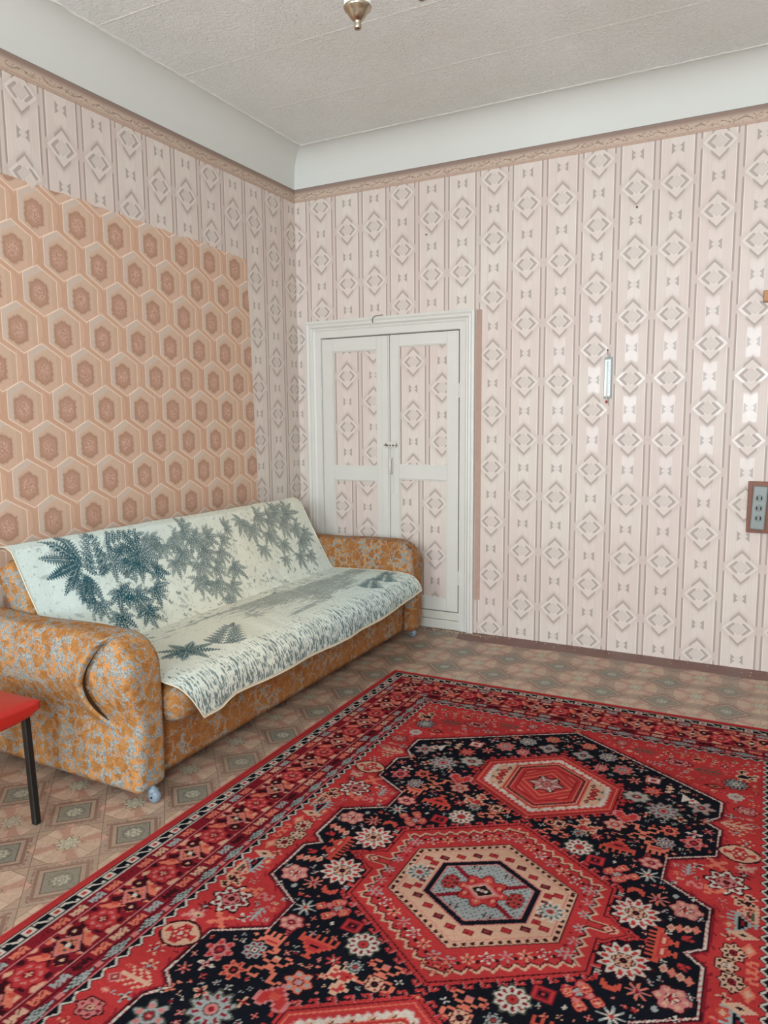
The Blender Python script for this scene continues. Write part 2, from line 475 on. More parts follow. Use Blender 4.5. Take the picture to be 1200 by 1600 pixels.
# ------------------------------------------------------------------ the room
XR = 4.7; ZC = 3.141; ZF = 2.842
def struct(o): o['kind'] = 'structure'; return o
def quad_wall(name, rects, plane, val, mat, thick, sgn):
    """rects (a0,a1,z0,z1) on plane axis; solid slab going outwards"""
    bm = bmesh.new()
    for a0, a1, z0, z1 in rects:
        if plane == 0: bbox(bm, (min(val, val+sgn*thick), a0, z0), (max(val, val+sgn*thick), a1, z1))
        else: bbox(bm, (a0, min(val, val+sgn*thick), z0), (a1, max(val, val+sgn*thick), z1))
    return struct(from_bm(name, bm, mat))
DX0, DX1, DZ0, DZ1 = .195, 1.218, .06, 1.93
quad_wall('wall_left', [(YR-.15, .15, 0, ZC)], 0, 0, WP_LEFT, .15, -1)
quad_wall('wall_back', [(0, DX0, 0, ZC), (DX0, DX1, DZ1, ZC), (DX0, DX1, 0, DZ0), (DX1, XR, 0, ZC)], 1, 0, WP_BACK, .15, 1)
quad_wall('wall_right', [(YR-.15, .15, 0, ZC)], 0, XR, WP_REST, .15, 1)
(a0, a1), (b0, b1) = WIN
quad_wall('wall_rear', [(0, a0, 0, ZC), (a1, b0, 0, ZC), (b1, XR, 0, ZC), (a0, a1, 0, WZ[0]), (a0, a1, WZ[1], ZC),
                        (b0, b1, 0, WZ[0]), (b0, b1, WZ[1], ZC)], 1, YR, WP_REST, .15, -1)
ceil = struct(box('ceiling', (-.15, YR-.15, ZC), (XR+.15, .15, ZC+.1), CEIL, bev=0))
floor = struct(box('floor', (-.15, YR-.15, -.1), (XR+.15, .15, 0), BROWN, bev=0))
# linoleum sheet with a ragged far edge
nx = 160; xs = np.linspace(.0, XR, nx)
edge = -.175 + .012*np.sin(xs*3.1) + .006*np.sin(xs*17) + RNG.normal(0, .003, nx) + np.where(xs < 1.25, .10, 0) + .02*np.exp(-((xs-1.9)/.25)**2)
V = []; F = []
for i, x in enumerate(xs):
    V += [(x, edge[i], .0), (x, edge[i], .0022), (x, YR, .0022)]
for i in range(nx-1):
    k = 3*i; F += [(k, k+3, k+4, k+1), (k+1, k+4, k+5, k+2)]
mesh_np('linoleum_sheet', V, [f[::-1] for f in F], LINO, floor)

# ceiling cove: one swept moulding per wall
prof = [(0, 2.925)] + [(.004+.150*(1-math.cos(k/14*PI/2)), 2.965+(ZC-.004-2.965)*math.sin(k/14*PI/2)) for k in range(15)] + [(.158, ZC+.01), (0, ZC+.01)]
def cove(name, side):
    bm = bmesh.new(); A = []; B = []
    for d, z in prof:
        if side == 'left': pa, pb = (d, -d, z), (d, YR+d, z)
        elif side == 'back': pa, pb = (d, -d, z), (XR-d, -d, z)
        elif side == 'right': pa, pb = (XR-d, -d, z), (XR-d, YR+d, z)
        else: pa, pb = (d, YR+d, z), (XR-d, YR+d, z)
        A.append(bm.verts.new(pa)); B.append(bm.verts.new(pb))
    n = len(prof)
    for i in range(n): bm.faces.new((A[i], A[(i+1) % n], B[(i+1) % n], B[i]))
    return struct(from_bm(name, bm, COVE, None, False))
for i, s in enumerate(('left', 'back', 'right', 'rear')):
    o = cove('trim_%d' % (i+1), s)
    for p in o.data.polygons: p.use_smooth = True
    ev = o.modifiers.new('edges', 'EDGE_SPLIT'); ev.split_angle = math.radians(40)
# rough bright rim and lapped seams of the textured ceiling paper
def ridge(name, a, b, w_, h_, seed):
    r = np.random.default_rng(seed); n = max(8, int((Vector(b)-Vector(a)).length/.03))
    a = np.array(a); b = np.array(b); d = (b-a)/np.linalg.norm(b-a); nrm = np.array([-d[1], d[0], 0])
    V = []; F = []
    for i in range(n+1):
        t_ = i/n; ww = w_*(.35 + r.random()**2*1.1); off = r.normal(0, w_*.3); c = a+(b-a)*t_
        V += [c+nrm*(off-ww), c+nrm*off+np.array([0, 0, -h_*(.5+.7*r.random())]), c+nrm*(off+ww)]
    for i in range(n):
        k = 3*i; F += [(k, k+1, k+4, k+3), (k+1, k+2, k+5, k+4)]
    o = mesh_np(name, V, F, PLRIM, ceil, True); return o
PLRIM = plain('plaster_ridge', (232, 232, 224), .7, var=.04, scale=30, bump=.3)
ZS = ZC
ridge('ceiling_paper_edge', (.16, -.16, ZS), (.16, YR+.16, ZS), .008, .006, 1)
ridge('ceiling_paper_edge', (.16, -.16, ZS), (XR-.16, -.16, ZS), .006, .006, 2)
for i, (y, x0, x1) in enumerate([(-.70, .3, XR-.2), (-1.245, .17, XR-.2), (-1.79, .17, XR-.2), (-2.34, .17, XR-.2), (-2.9, .17, XR-.2)]):
    ridge('ceiling_paper_seam', (x0, y, ZS), (x1, y+.02, ZS), .0022, .0022, 10+i)

# paper border under the cove
for side, ax in (('left', 1), ('back', 0)):
    m = frieze_mat('border_paper_' + side, ax)
    if side == 'left': o = box('trim_5', (0, YR, ZF), (.004, -.004, 2.927), m, bev=0)
    else: o = box('trim_6', (0, -.004, ZF), (XR, 0, 2.927), m, bev=0)
    struct(o)
box('trim_7', (1.322, -.003, .22), (1.357, 0, 2.035), BARE, bev=0)['kind'] = 'structure'

# hexagon paper patch on the left wall (its own layer with a hand-cut edge)
pts = []
rg = np.random.default_rng(5)
y = -3.6
while y < -.55:
    zt = 2.418 - .047*max(0, (y+2.0)/1.45) + rg.normal(0, .004)
    pts.append((y, zt)); y += .045
pts.append((-.546, 2.371))
z = 2.3
while z > .1:
    pts.append((-.546 + .051*(2.371-z)/1.53 + rg.normal(0, .0012), z)); z -= .12
pts.append((-.47, .05)); pts.append((-3.6, .05))
bm = bmesh.new()
f = bm.faces.new([bm.verts.new((.0015, a, b)) for a, b in pts])
r = bmesh.ops.extrude_face_region(bm, geom=[f])
for v in [g for g in r['geom'] if isinstance(g, bmesh.types.BMVert)]: v.co.x = .0
bmesh.ops.triangulate(bm, faces=bm.faces)
wall_left = bpy.data.objects['wall_left']
from_bm('hexagon_paper_patch', bm, HEXP, wall_left)
# one loose diamond of the pale paper lapping over the hexagons
bm = bmesh.new()
for (cy, cz, s_) in [(-2.055, 2.425, .034)]:
    vs = [bm.verts.new((.003, cy+dy, cz+dz)) for dy, dz in ((-s_*.9, 0), (0, -s_), (s_*.9, 0), (0, s_))]
    vb = [bm.verts.new((.0005, v.co.y, v.co.z)) for v in vs]
    bm.faces.new(vs)
    for i in range(4): bm.faces.new((vs[i], vs[(i+1) % 4], vb[(i+1) % 4], vb[i]))
from_bm('paper_scrap', bm, plain('pale_scrap', (214, 200, 188), .5), wall_left)

# ------------------------------------------------------------------ closet door (door_1)
door = empty('door_1', (.70, 0, 0), None, None, None, 'structure')
# casing swept profile
cp = [(0, 0), (0, .030), (.016, .034), (.026, .027), (.040, .030), (.052, .018), (.060, .020), (.070, .014), (.112, .012), (.117, .0)]
OX0, OX1, OZ = .083, 1.318, 2.04
def casing(which):
    bm = bmesh.new(); A = []; B = []
    for w_, d in cp:
        if which == 'left': a, b = (OX0+w_, -d, 0), (OX0+w_, -d, OZ-w_)
        elif which == 'right': a, b = (OX1-w_*.9, -d, 0), (OX1-w_*.9, -d, OZ-w_)
        else: a, b = (OX0+w_, -d, OZ-w_), (OX1-w_*.9, -d, OZ-w_)
        A.append(bm.verts.new(a)); B.append(bm.verts.new(b))
    n = len(cp)
    for i in range(n): bm.faces.new((A[i], A[(i+1) % n], B[(i+1) % n], B[i]))
    bm.faces.new(A); bm.faces.new(B)
    return from_bm('casing', bm, WHITE, door)
for s in ('left', 'right', 'top'): casing(s)
box('closet_back', (DX0, .05, DZ0), (DX1, .06, DZ1), DARKGAP, door, bev=0)
box('plinth_board', (.196, -.010, .063), (1.226, .05, .116), WHITE2, door, bev=.003)
box('plinth_board', (.194, -.020, 0), (1.228, .05, .061), WHITE2, door, bev=.005)
def leaf(x0, x1, z0, z1, panels, mats, astragal):
    L = box('door_leaf', (x0, .022, z0), (x1, .030, z1), WHITE, door, bev=0)
    F_ = -.008; Bk = .022
    (pa0, pa1, pz0, pz1), (qa0, qa1, qz0, qz1) = panels
    bv = .0015
    box('stile', (x0, F_, z0), (pa0, Bk, z1), WHITE, L, bev=bv)
    box('stile', (pa1, F_, z0), (x1, Bk, z1), WHITE, L, bev=bv)
    box('rail', (pa0+.0004, F_, z0), (pa1-.0004, Bk, qz0), WHITE, L, bev=bv)
    box('rail', (pa0+.0004, F_, qz1), (pa1-.0004, Bk, pz0), WHITE, L, bev=bv)
    box('rail', (pa0+.0004, F_, pz1), (pa1-.0004, Bk, z1), WHITE, L, bev=bv)
    for (a0_, a1_, c0, c1), m in zip(panels, mats):
        box('papered_panel', (pa0, .006, c0), (pa1, .012, c1), m, L, bev=0)
        bm = bmesh.new(); e = .006
        bbox(bm, (pa0, -.002, c0), (pa0+e, .006, c1)); bbox(bm, (pa1-e, -.002, c0), (pa1, .006, c1))
        bbox(bm, (pa0+e, -.002, c0), (pa1-e, .006, c0+e)); bbox(bm, (pa0+e, -.002, c1-e), (pa1-e, .006, c1))
        from_bm('panel_bead', bm, WHITE, L)
    if astragal:
        box('astragal', (.668, -.017, z0+.003), (.712, F_-.0002, z1-.002), WHITE, L, bev=.004, seg=2)
    return L
pm = [wallpaper('panel_paper_a', 0, 1, .392, 1.667), wallpaper('panel_paper_b', 0, 1, .337, .78),
      wallpaper('panel_paper_c', 0, 1, .887, 1.741), wallpaper('panel_paper_d', 0, 1, .84, .656)]
LL = leaf(.2045, .7210, .122, 1.9185, [(.288, .627, 1.058, 1.833), (.288, .627, .205, .963)], pm[:2], True)
LR = leaf(.7255, 1.2085, .122, 1.9185, [(.789, 1.131, 1.072, 1.845), (.789, 1.131, .203, .982)], pm[2:], False)
# hinges
for x in (.200, 1.215):
    for z in (1.55, .35):
        bm = bmesh.new(); tube(bm, [(x, -.012, z-.045), (x, -.012, z+.045)], .005, 8)
        from_bm('hinge', bm, WHITE2, door)
# bolt, pull handle, keyhole
bm = bmesh.new(); bbox(bm, (.690, -.020, 1.188), (.776, -.0175, 1.228), .001); from_bm('bolt_plate', bm, WHITE2, LL)
bm = bmesh.new(); tube(bm, [(.688, -.025, 1.203), (.783, -.025, 1.203)], .0045, 8); tube(bm, [(.706, -.027, 1.203), (.706, -.042, 1.212)], .004, 8)
from_bm('bolt', bm, STEEL, LL)
bm = bmesh.new()
for x in (.694, .722, .742, .765): bbox(bm, (x, -.031, 1.194), (x+.008, -.0195, 1.213), .001)
from_bm('bolt_staple', bm, WHITE2, LL)
box('handle_plate', (.7265, -.012, .885), (.753, -.0082, 1.180), WHITE2, LR, bev=.001)
bm = bmesh.new(); tube(bm, [(.739, -.010, 1.118), (.739, -.036, 1.110), (.739, -.044, 1.09), (.739, -.044, 1.045), (.739, -.036, 1.024), (.739, -.010, 1.016)], [.006, .0075, .009, .009, .0075, .006], 10)
from_bm('pull_handle', bm, WHITE, LR, True)
bm = bmesh.new(); lathe(bm, [(.0052, 0), (.0052, .0012)], (.7375, -.0082, .905), 12, Matrix.Rotation(PI/2, 3, 'X')); bbox(bm, (.735, -.0094, .892), (.740, -.0082, .903))
from_bm('keyhole', bm, DARKGAP, LR)
# bent wire stuck on the top casing
bm = bmesh.new(); tube(bm, [(.617, -.037, 2.000), (.614, -.038, 2.020), (.622, -.038, 2.035), (.640, -.037, 2.043), (.690, -.034, 2.046)], .0022, 6)
o = from_bm('bent_wire', bm, NAILM, None, True); tag(o, 'short bent brown wire stuck on top of the closet door casing', 'wire')

# ------------------------------------------------------------------ windows (rear wall)
def pane_mat():
    t = T('window_glass', .02); t.coord()
    tr = t.nt.nodes.new('ShaderNodeBsdfTransparent'); gl = t.nt.nodes.new('ShaderNodeBsdfGlossy'); gl.inputs['Roughness'].default_value = .03
    mx = t.nt.nodes.new('ShaderNodeMixShader'); mx.inputs[0].default_value = .06
    t.nt.links.new(tr.outputs[0], mx.inputs[1]); t.nt.links.new(gl.outputs[0], mx.inputs[2])
    t.nt.links.new(mx.outputs[0], t.nt.nodes['Material Output'].inputs[0]); return t.m
PANE = pane_mat()
for i, (a, b) in enumerate(WIN):
    W_ = empty('window_%d' % (i+1), ((a+b)/2, YR, WZ[0]), None, None, None, 'structure')
    z0, z1 = WZ; e = .06
    for lo, hi in (((a, YR-.09, z0), (a+e, YR-.03, z1)), ((b-e, YR-.09, z0), (b, YR-.03, z1)),
                   ((a+e, YR-.09, z0), (b-e, YR-.03, z0+e)), ((a+e, YR-.09, z1-e), (b-e, YR-.03, z1)),
                   (((a+b)/2-.03, YR-.09, z0+e), ((a+b)/2+.03, YR-.03, z1-e)), ((a+e, YR-.085, 2.2), ((a+b)/2-.03, YR-.035, 2.25)), (((a+b)/2+.03, YR-.085, 2.2), (b-e, YR-.035, 2.25))):
        box('window_frame', lo, hi, WHITE, W_, bev=.003)
    for x0, x1 in ((a+e, (a+b)/2-.03), ((a+b)/2+.03, b-e)):
        for c0, c1 in ((z0+e, 2.2), (2.25, z1-e)):
            box('pane', (x0, YR-.062, c0), (x1, YR-.058, c1), PANE, W_, bev=0)
    box('window_sill', (a-.05, YR, z0-.04), (b+.05, YR+.16, z0), WHITE, W_, bev=.004)
# ------------------------------------------------------------------ oriental rug: knots dyed one by one
P_ = {k: np.array(lin(c)) for k, c in dict(R=(192, 50, 50), W=(138, 26, 40), K=(24, 26, 34), S=(224, 118, 92), C=(216, 168, 138),
      G=(160, 164, 160), B=(62, 22, 28), P=(206, 120, 116), O=(204, 78, 60), N=(84, 84, 72), L=(214, 200, 184)).items()}
UC, VC, HU, HV, ST = 2.27, -2.47, 1.075, 1.60, .0040
nu = int(2*HU/ST)+1; nv = int(2*HV/ST)+1
gu = np.linspace(-HU, HU, nu); gv = np.linspace(-HV, HV, nv)
GU, GV = np.meshgrid(gu, gv, indexing='ij'); U = GU.ravel(); Vv = GV.ravel()
K = np.zeros((U.size, 3)); K[:] = P_['R']
AU, AV = np.abs(U), np.abs(Vv)
def rep(mask, c): K[mask] = P_[c]
class Fold:
    """folded coordinates: one motif painted gives its four mirror images"""
    def __init__(s, x, y): s.x, s.y = x, y
    def near(s, cx, cy, r):
        i = np.nonzero((np.abs(s.x-cx) < r) & (np.abs(s.y-cy) < r))[0]
        return i, s.x[i]-cx, s.y[i]-cy
FQ = Fold(AU, AV)
def put(i, m, c): K[i[m]] = P_[c]
def rosette(cx, cy, r, n=8, cols='KSWC', f=FQ, sx=1.0, depth=.22):
    i, x, y = f.near(cx, cy, r*1.4/min(sx, 1)); x = x*sx
    d = np.hypot(x, y)/r; a = np.arctan2(y, x); e = 1-depth/2+depth/2*np.cos(n*a)
    put(i, d < e+.14, cols[0]); put(i, d < e, cols[1])
    put(i, (np.abs(d-.66) < .15) & (np.cos(n*a) > .25), cols[2])
    put(i, d < .36, cols[0]); put(i, d < .28, cols[3]); put(i, d < .12, cols[2])
def petals(cx, cy, r, n=4, cols='CWK', f=FQ, rot=0):
    i, x, y = f.near(cx, cy, r*1.2); d = np.hypot(x, y)/r; a = np.arctan2(y, x)+rot
    put(i, d < .55+.45*np.cos(n*a), cols[0]); put(i, (d < .3+.35*np.cos(n*a)), cols[1]); put(i, d < .2, cols[2])
def lozenge(cx, cy, w_, h_, cols, f=FQ):
    i, x, y = f.near(cx, cy, max(w_, h_)*1.1); d = np.abs(x)/w_+np.abs(y)/h_
    for k, c in enumerate(cols): put(i, d < 1-k/len(cols), c)
def rect(cx, cy, w_, h_, cols, f=FQ):
    i, x, y = f.near(cx, cy, max(w_, h_)*1.1)
    for k, c in enumerate(cols):
        s_ = 1-k/len(cols); put(i, (np.abs(x) < w_*s_) & (np.abs(y) < h_*s_), c)
def bitmap(cx, cy, cell, rows, cmap, f=FQ, fx=1, fy=1, tr=False):
    h_, w_ = len(rows), len(rows[0]); i, x, y = f.near(cx, cy, cell*max(w_, h_)*.75)
    if tr: x, y = y, x
    c_ = np.floor(fx*x/cell+w_/2).astype(int); r_ = np.floor(h_/2-fy*y/cell).astype(int)
    ok = (c_ >= 0) & (c_ < w_) & (r_ >= 0) & (r_ < h_)
    arr = np.array([list(q) for q in rows])
    ch = np.where(ok, arr[np.clip(r_, 0, h_-1), np.clip(c_, 0, w_-1)], '.')
    for k, c in cmap.items(): put(i, ch == k, c)
BIRD = ["....##.....", "...#oo#....", "..#oo##....", "...#o#...##", "....##.##o#", "...#oo#oo#.", "..#oxooo##.", "..#oooo#o#.", "...####.##.", "....#.#....", "...##.##..."]
COMB = ["#.#.#.#.#..", "#.#.#.#.#.#", "###########", ".#ooooooo##", "..#oxxxo#..", "...#ooo#...", "....###....", ".....#.....", "....###...."]
DOG = ["#......##", "##....#o#", ".#######.", ".#oooo##.", ".######..", ".#.#.#.#.", ".#.#.#.#."]
HOOK = [".###...###.", "#..#...#..#", "#......#...", ".###..##...", "...####....", "....##.....", "..##..##...", ".#..##..#..", "#...oo...#.", ".##....##.."]
ESS = [".####", "##..#", "##...", ".###.", "...##", "#..##", "####."]
TREE = ["...#...", "#..#..#", ".#.#.#.", "..###..", "#..#..#", ".#.#.#.", "..###..", "#..#..#", ".#.#.#.", "..###..", "...#..."]
TRI = ["#......", "##.....", "###.#..", "####o#.", "###oo##", "##.###.", "#..##.."]
HEART = [".##...##.", "#oo#.#oo#", "#ooo#ooo#", "#ooxxxoo#", ".#oxxxo#.", "..#ooo#..", "...#o#...", "....#...."]
CROSS = ["..##.##..", "..#o#o#..", "###ooo###", "#oooxooo#", "###xxx###", "#oooxooo#", "###ooo###", "..#o#o#..", "..##.##.."]
# --- field outline (dark ground) as a polygon in the quarter
outl = [(0, 0), (.548, 0), (.590, .034), (.593, .21), (.456, .292), (.456, .405), (.592, .483), (.594, .648), (.547, .682), (.588, .728), (.592, .84), (0, 1.205)]
def poly_sd(px, py, poly):
    """signed distance, positive inside"""
    d = np.full(px.shape, 9.0); ins = np.zeros(px.shape, bool); n = len(poly)
    for k in range(n):
        ax, ay = poly[k]; bx, by = poly[(k+1) % n]
        ex, ey = bx-ax, by-ay
        if not ((ax == 0 and bx == 0) or (ay == 0 and by == 0)):
            t_ = np.clip(((px-ax)*ex+(py-ay)*ey)/(ex*ex+ey*ey), 0, 1)
            d = np.minimum(d, np.hypot(px-ax-t_*ex, py-ay-t_*ey))
        if ay != by:
            c = ((ay > py) != (by > py)) & (px < (bx-ax)*(py-ay)/(by-ay)+ax)
            ins ^= c
    return np.where(ins, d, -d)
mf = (AU < .74) & (AV < 1.26); I = np.nonzero(mf)[0]
sd = poly_sd(AU[I]+1e-6, AV[I]+1e-6, outl)
tt = AU[I]+AV[I]*.7
put(I, (sd > -.022) & (sd < 0) & ((tt % .040) < .007), 'W'); put(I, (sd > -.012) & (sd < -.006), 'W')
put(I, (sd > -.006), 'B'); put(I, sd > -.001, 'L'); put(I, sd > .009, 'K')
put(I, (sd > .0055), 'K'); put(I, (sd > .0005) & (sd < .0055) & (((tt % .014) < .006)), 'P')
# --- red ground motifs
cm = lambda a, o='R', x='K': {'#': a, 'o': o, 'x': x}
for cy, w_ in ((.347, .075),):
    rosette(.625, cy+.01, .058, 8, 'BLWW', depth=.3); rosette(.625, cy+.01, .030, 4, 'BPWB')
bitmap(.682, .285, .0075, BIRD, cm('C', 'B'), fx=-1); bitmap(.690, .23, .007, COMB, cm('C', 'N', 'W'), tr=True)
petals(.690, .255, .024, 8, 'CSK'); bitmap(.595, .44, .010, ["##..##", ".####.", "..##..", ".####.", "##..##"], cm('S'))
bitmap(.600, .300, .010, ["#...##", "##.##.", ".###..", "##...."], cm('S'))
petals(.545, .405, .020, 4, 'LBK', rot=.8); bitmap(.520, .375, .0055, TREE, cm('G', 'B'), fx=1)
petals(.670, .415, .026, 8, 'BKG'); bitmap(.668, .46, .0065, BIRD, cm('P', 'C'))
rosette(.655, .530, .046, 4, 'BCRW', sx=.8, depth=.08); rosette(.655, .530, .026, 6, 'WRCL')
bitmap(.672, .185, .0085, COMB, cm('G', 'K', 'W'), tr=True, fy=-1); lozenge(.675, .135, .040, .020, 'CCK')
petals(.640, .115, .018, 4, 'CWK'); rosette(.655, .055, .036, 8, 'BCKW', sx=1.2); rosette(.640, .0, .028, 5, 'BCKL')
lozenge(.690, .08, .018, .030, 'SC'); lozenge(.640, .165, .018, .022, 'OC'); bitmap(.700, .02, .006, ESS, cm('S'))
for k, cy in enumerate((.60, .655)): petals(.672-.03*k, cy, .026, 6, 'CWG')
bitmap(.640, .700, .0085, TREE, cm('C', 'K'), tr=True); lozenge(.690, .72, .022, .020, 'PWC'); petals(.620, .755, .020, 4, 'GKC')
rosette(.668, .815, .030, 6, 'BPWC', sx=.8); petals(.690, .87, .018, 4, 'SWC'); rosette(.632, .905, .026, 8, 'LGCW')
rosette(.628, 1.005, .042, 10, 'KGBL', depth=.3); lozenge(.560, .955, .040, .020, 'BSK'); bitmap(.530, 1.07, .009, TREE, cm('N', 'B'), tr=True)
bitmap(.655, 1.09, .009, BIRD, cm('C', 'K')); petals(.690, 1.16, .022, 4, 'CWK'); petals(.470, .985, .018, 4, 'SCK')
rosette(.420, 1.095, .030, 6, 'KPWB', sx=.6); petals(.352, 1.055, .026, 5, 'GWC'); petals(.585, 1.14, .024, 6, 'PKC')
bitmap(.285, 1.145, .0085, TREE, cm('N', 'B'), tr=True); bitmap(.485, 1.165, .006, BIRD, cm('S', 'K')); rosette(.190, 1.185, .026, 8, 'KPWC')
lozenge(.230, 1.12, .016, .012, 'CC'); petals(.110, 1.205, .02, 4, 'CWK'); rosette(0.0, 1.222, .018, 6, 'KSWC'); petals(.37, 1.17, .02, 4, 'CWK')
# --- dark ground motifs
big = [(.410, .100, .066, 12), ]
rosette(.410, .100, .066, 12, 'BLRC', depth=.3); rosette(.410, .1, .026, 6, 'BCWK')
rosette(.533, .174, .040, 6, 'BPCW', sx=.9); rosette(.533, .174, .018, 5, 'CWLR'); petals(.457, .188, .030, 8, 'SPW')
for k in range(4): lozenge(.563-k*.020, .100-.006*k, .012, .018, 'SC'[k % 2]+'P')
bitmap(.492, .022, .0085, COMB, cm('O', 'R', 'C'), tr=True, fy=-1); bitmap(.440, .0, .007, ["#..#", "####", "#..#"], cm('R'))
bitmap(.396, .198, .0085, [".####.", "######", "##..##", "#....#"], cm('O', 'C')); lozenge(.500, .225, .010, .012, 'GG')
petals(.416, .292, .034, 8, 'GLR'); rosette(.415, .360, .030, 6, 'WPCW', sx=.85); petals(.545, .235, .012, 4, 'LKL')
rect(.260, .298, .028, .024, 'WRWKR'); rosette(.200, .346, .044, 10, 'NLWR', depth=.2); rosette(.333, .253, .042, 4, 'KRPG', depth=.6)
for dx, dy in ((-.035, 0), (.035, 0), (0, .03), (0, -.03)): rosette(.345+dx, .265+dy, .016, 4, 'WSRC')
bitmap(.310, .410, .0100, COMB, cm('O', 'R', 'K'), fy=-1); bitmap(.190, .472, .0095, BIRD, cm('C', 'R', 'W'))
bitmap(.114, .420, .0095, HOOK, cm('S', 'P', 'K')); rosette(.110, .452, .026, 6, 'BCWK'); rosette(.278, .530, .038, 6, 'BSGP', depth=.3)
bitmap(.424, .445, .0095, DOG, cm('S', 'R')); petals(.239, .430, .022, 6, 'RPC'); rosette(.180, .424, .024, 8, 'KGNR', depth=.4)
bitmap(.303, .592, .0100, HEART, cm('P', 'R', 'O')); rosette(.522, .530, .042, 6, 'KPRW', depth=.4); petals(.520, .585, .026, 4, 'LPW')
rosette(.440, .490, .034, 8, 'KGWL'); rosette(.445, .570, .034, 7, 'KSRB', depth=.4); bitmap(.366, .520, .0095, HOOK, cm('S', 'C'), fx=-1)
rosette(.412, .690, .056, 10, 'NGWP', depth=.3); rosette(.314, .752, .038, 8, 'NGCW', sx=.8); rosette(.527, .770, .044, 6, 'NGPW', depth=.5)
bitmap(.490, .815, .008, TRI, cm('L', 'R')); 
for k in range(5): bitmap(.411+.008*(k % 2), .835+k*.011, .010, ["##"], cm('C'))
rect(.352, .905, .026, .022, 'PLPW'); petals(.290, .872, .028, 6, 'SPW'); rosette(.360, .820, .034, 8, 'WSRP', depth=.5)
rosette(.235, .940, .042, 8, 'NPRG', depth=.3); petals(.300, .975, .024, 4, 'GWC'); rosette(.165, 1.025, .038, 8, 'KGWL'); rosette(.070, .998, .040, 4, 'NGPK', depth=.4)
rosette(.155, .930-.01, .03, 6, 'KPRC'); rosette(.075, 1.09, .032, 6, 'KSWC'); petals(.22, 1.04, .02, 4, 'SCW'); petals(0, 1.15, .022, 4, 'CWK')
petals(.47, .66, .022, 4, 'CRK'); petals(.545, .685, .016, 4, 'SKC'); petals(.56, .62, .02, 6, 'PRC'); petals(.36, .64, .018, 4, 'CRK')
for cx, cy in ((.49, .29), (.46, .25), (.5, .06), (.36, .02), (.36, .165), (.30, .215), (.28, .36), (.37, .32), (.15, .395), (.24, .49), (.36, .46),
               (.40, .40), (.50, .50+.12), (.37, .60), (.42, .62), (.24, .585), (.47, .73), (.36, .72), (.31, .66), (.25, .80+.02), (.42, .78), (.56, .70), (.05, 1.04), (.12, .975), (.20, .88), (.33, .93), (.29, 1.0), (.57, .57), (.57, .15), (.48, .145), (.34, .45), (.06, .42), (.0, .44), (.34, .37)):
    petals(cx, cy, .011, 4, random.choice(['LGK', 'PRC', 'GWL', 'SRC', 'RPK']), rot=.8*random.random())
def fill(code, n, box_, rmin, rmax, kinds, seed):
    r = random.Random(seed); base = P_[code]; G = K.reshape(nu, nv, 3)
    for _ in range(n):
        cx = r.uniform(box_[0], box_[1]); cy = r.uniform(box_[2], box_[3]); rad = r.uniform(rmin, rmax)
        i0 = int((cx-rad+HU)/ST); i1 = int((cx+rad+HU)/ST)+1; j0 = int((cy-rad+HV)/ST); j1 = int((cy+rad+HV)/ST)+1
        if i0 < 0 or j0 < 0 or i1 >= nu or j1 >= nv: continue
        if np.abs(G[i0:i1, j0:j1]-base).max() > 1e-6: continue
        k = r.choice(kinds); f = rad*.86
        if k == 'p': petals(cx, cy, f, r.choice((4, 5, 6, 8)), r.choice(['LGK', 'PRC', 'GWL', 'SRC', 'CKP', 'SWC']) if code == 'K' else r.choice(['GKC', 'CKS', 'PWC', 'SKC', 'LBG']), rot=r.random())
        elif k == 'r': rosette(cx, cy, f*.85, r.choice((5, 6, 8)), r.choice(['KSWC', 'NPRL', 'KGWP', 'BSRC']) if code == 'K' else r.choice(['BCKW', 'KGBP', 'BSWL']), depth=.3)
        elif k == 'l': lozenge(cx, cy, f, f*.6, r.choice(['CWC', 'GKG', 'SPC', 'BPW']))
        elif k == 'b': bitmap(cx, cy, f*2/11, r.choice([BIRD, TREE[:11], HOOK]), cm(r.choice('SCPR' if code == 'K' else 'CGSP'), 'R' if code == 'K' else 'B'), fx=r.choice((1, -1)), tr=r.random() < .5)
        elif k == 's': bitmap(cx, cy, f*2/7, ESS, cm(r.choice('SCGP')), tr=r.random() < .5)
FILLS = [('K', 260, (0, .6, 0, 1.2), .030, .042, 'rrpb', 1), ('K', 900, (0, .6, 0, 1.2), .018, .026, 'rpbsl', 2), ('K', 2600, (0, .6, 0, 1.2), .009, .014, 'ppl', 3),
         ('R', 200, (0, .71, 0, 1.24), .030, .036, 'rbrp', 4), ('R', 900, (0, .71, 0, 1.24), .018, .026, 'rpbsl', 5), ('R', 2600, (0, .71, 0, 1.24), .009, .014, 'pls', 6)]
# --- medallions
def hexd(x, y, hw, va, k): return np.minimum(hw-x, (va-k*x-y)/math.hypot(1, k))
def hexdt(x, y, hw, va, k):
    L = math.hypot(1, k); a = hw-x; b = (va-k*x-y)/L
    return np.minimum(a, b), np.where(b < a, (x-k*y)/L, (hw-k*(va-k*hw))/L+(va-k*hw-y))
HK = ["......", ".RRR..", ".R.R..", ".R....", ".RRRRR", "RRRRRR"]
def hooks(i, d, t_, c1='R', c2='K', s_=.042):
    cell = s_/6; c_ = np.floor((t_ % s_)/cell).astype(int) % 6; r_ = 5-np.floor(-d/(.033/6)).astype(int)
    arr = np.array([list(q) for q in HK]); ok = (d > -.033) & (d <= 0) & (K[i].sum(1) < .06)
    m = ok & (arr[np.clip(r_, 0, 5), c_] == 'R'); put(i, m, c1)
    e_ = ok & ~m & (arr[np.clip(r_, 0, 5), (c_+1) % 6] == 'R') & (((t_ % s_)/cell % 1) > .62); put(i, e_, 'P')
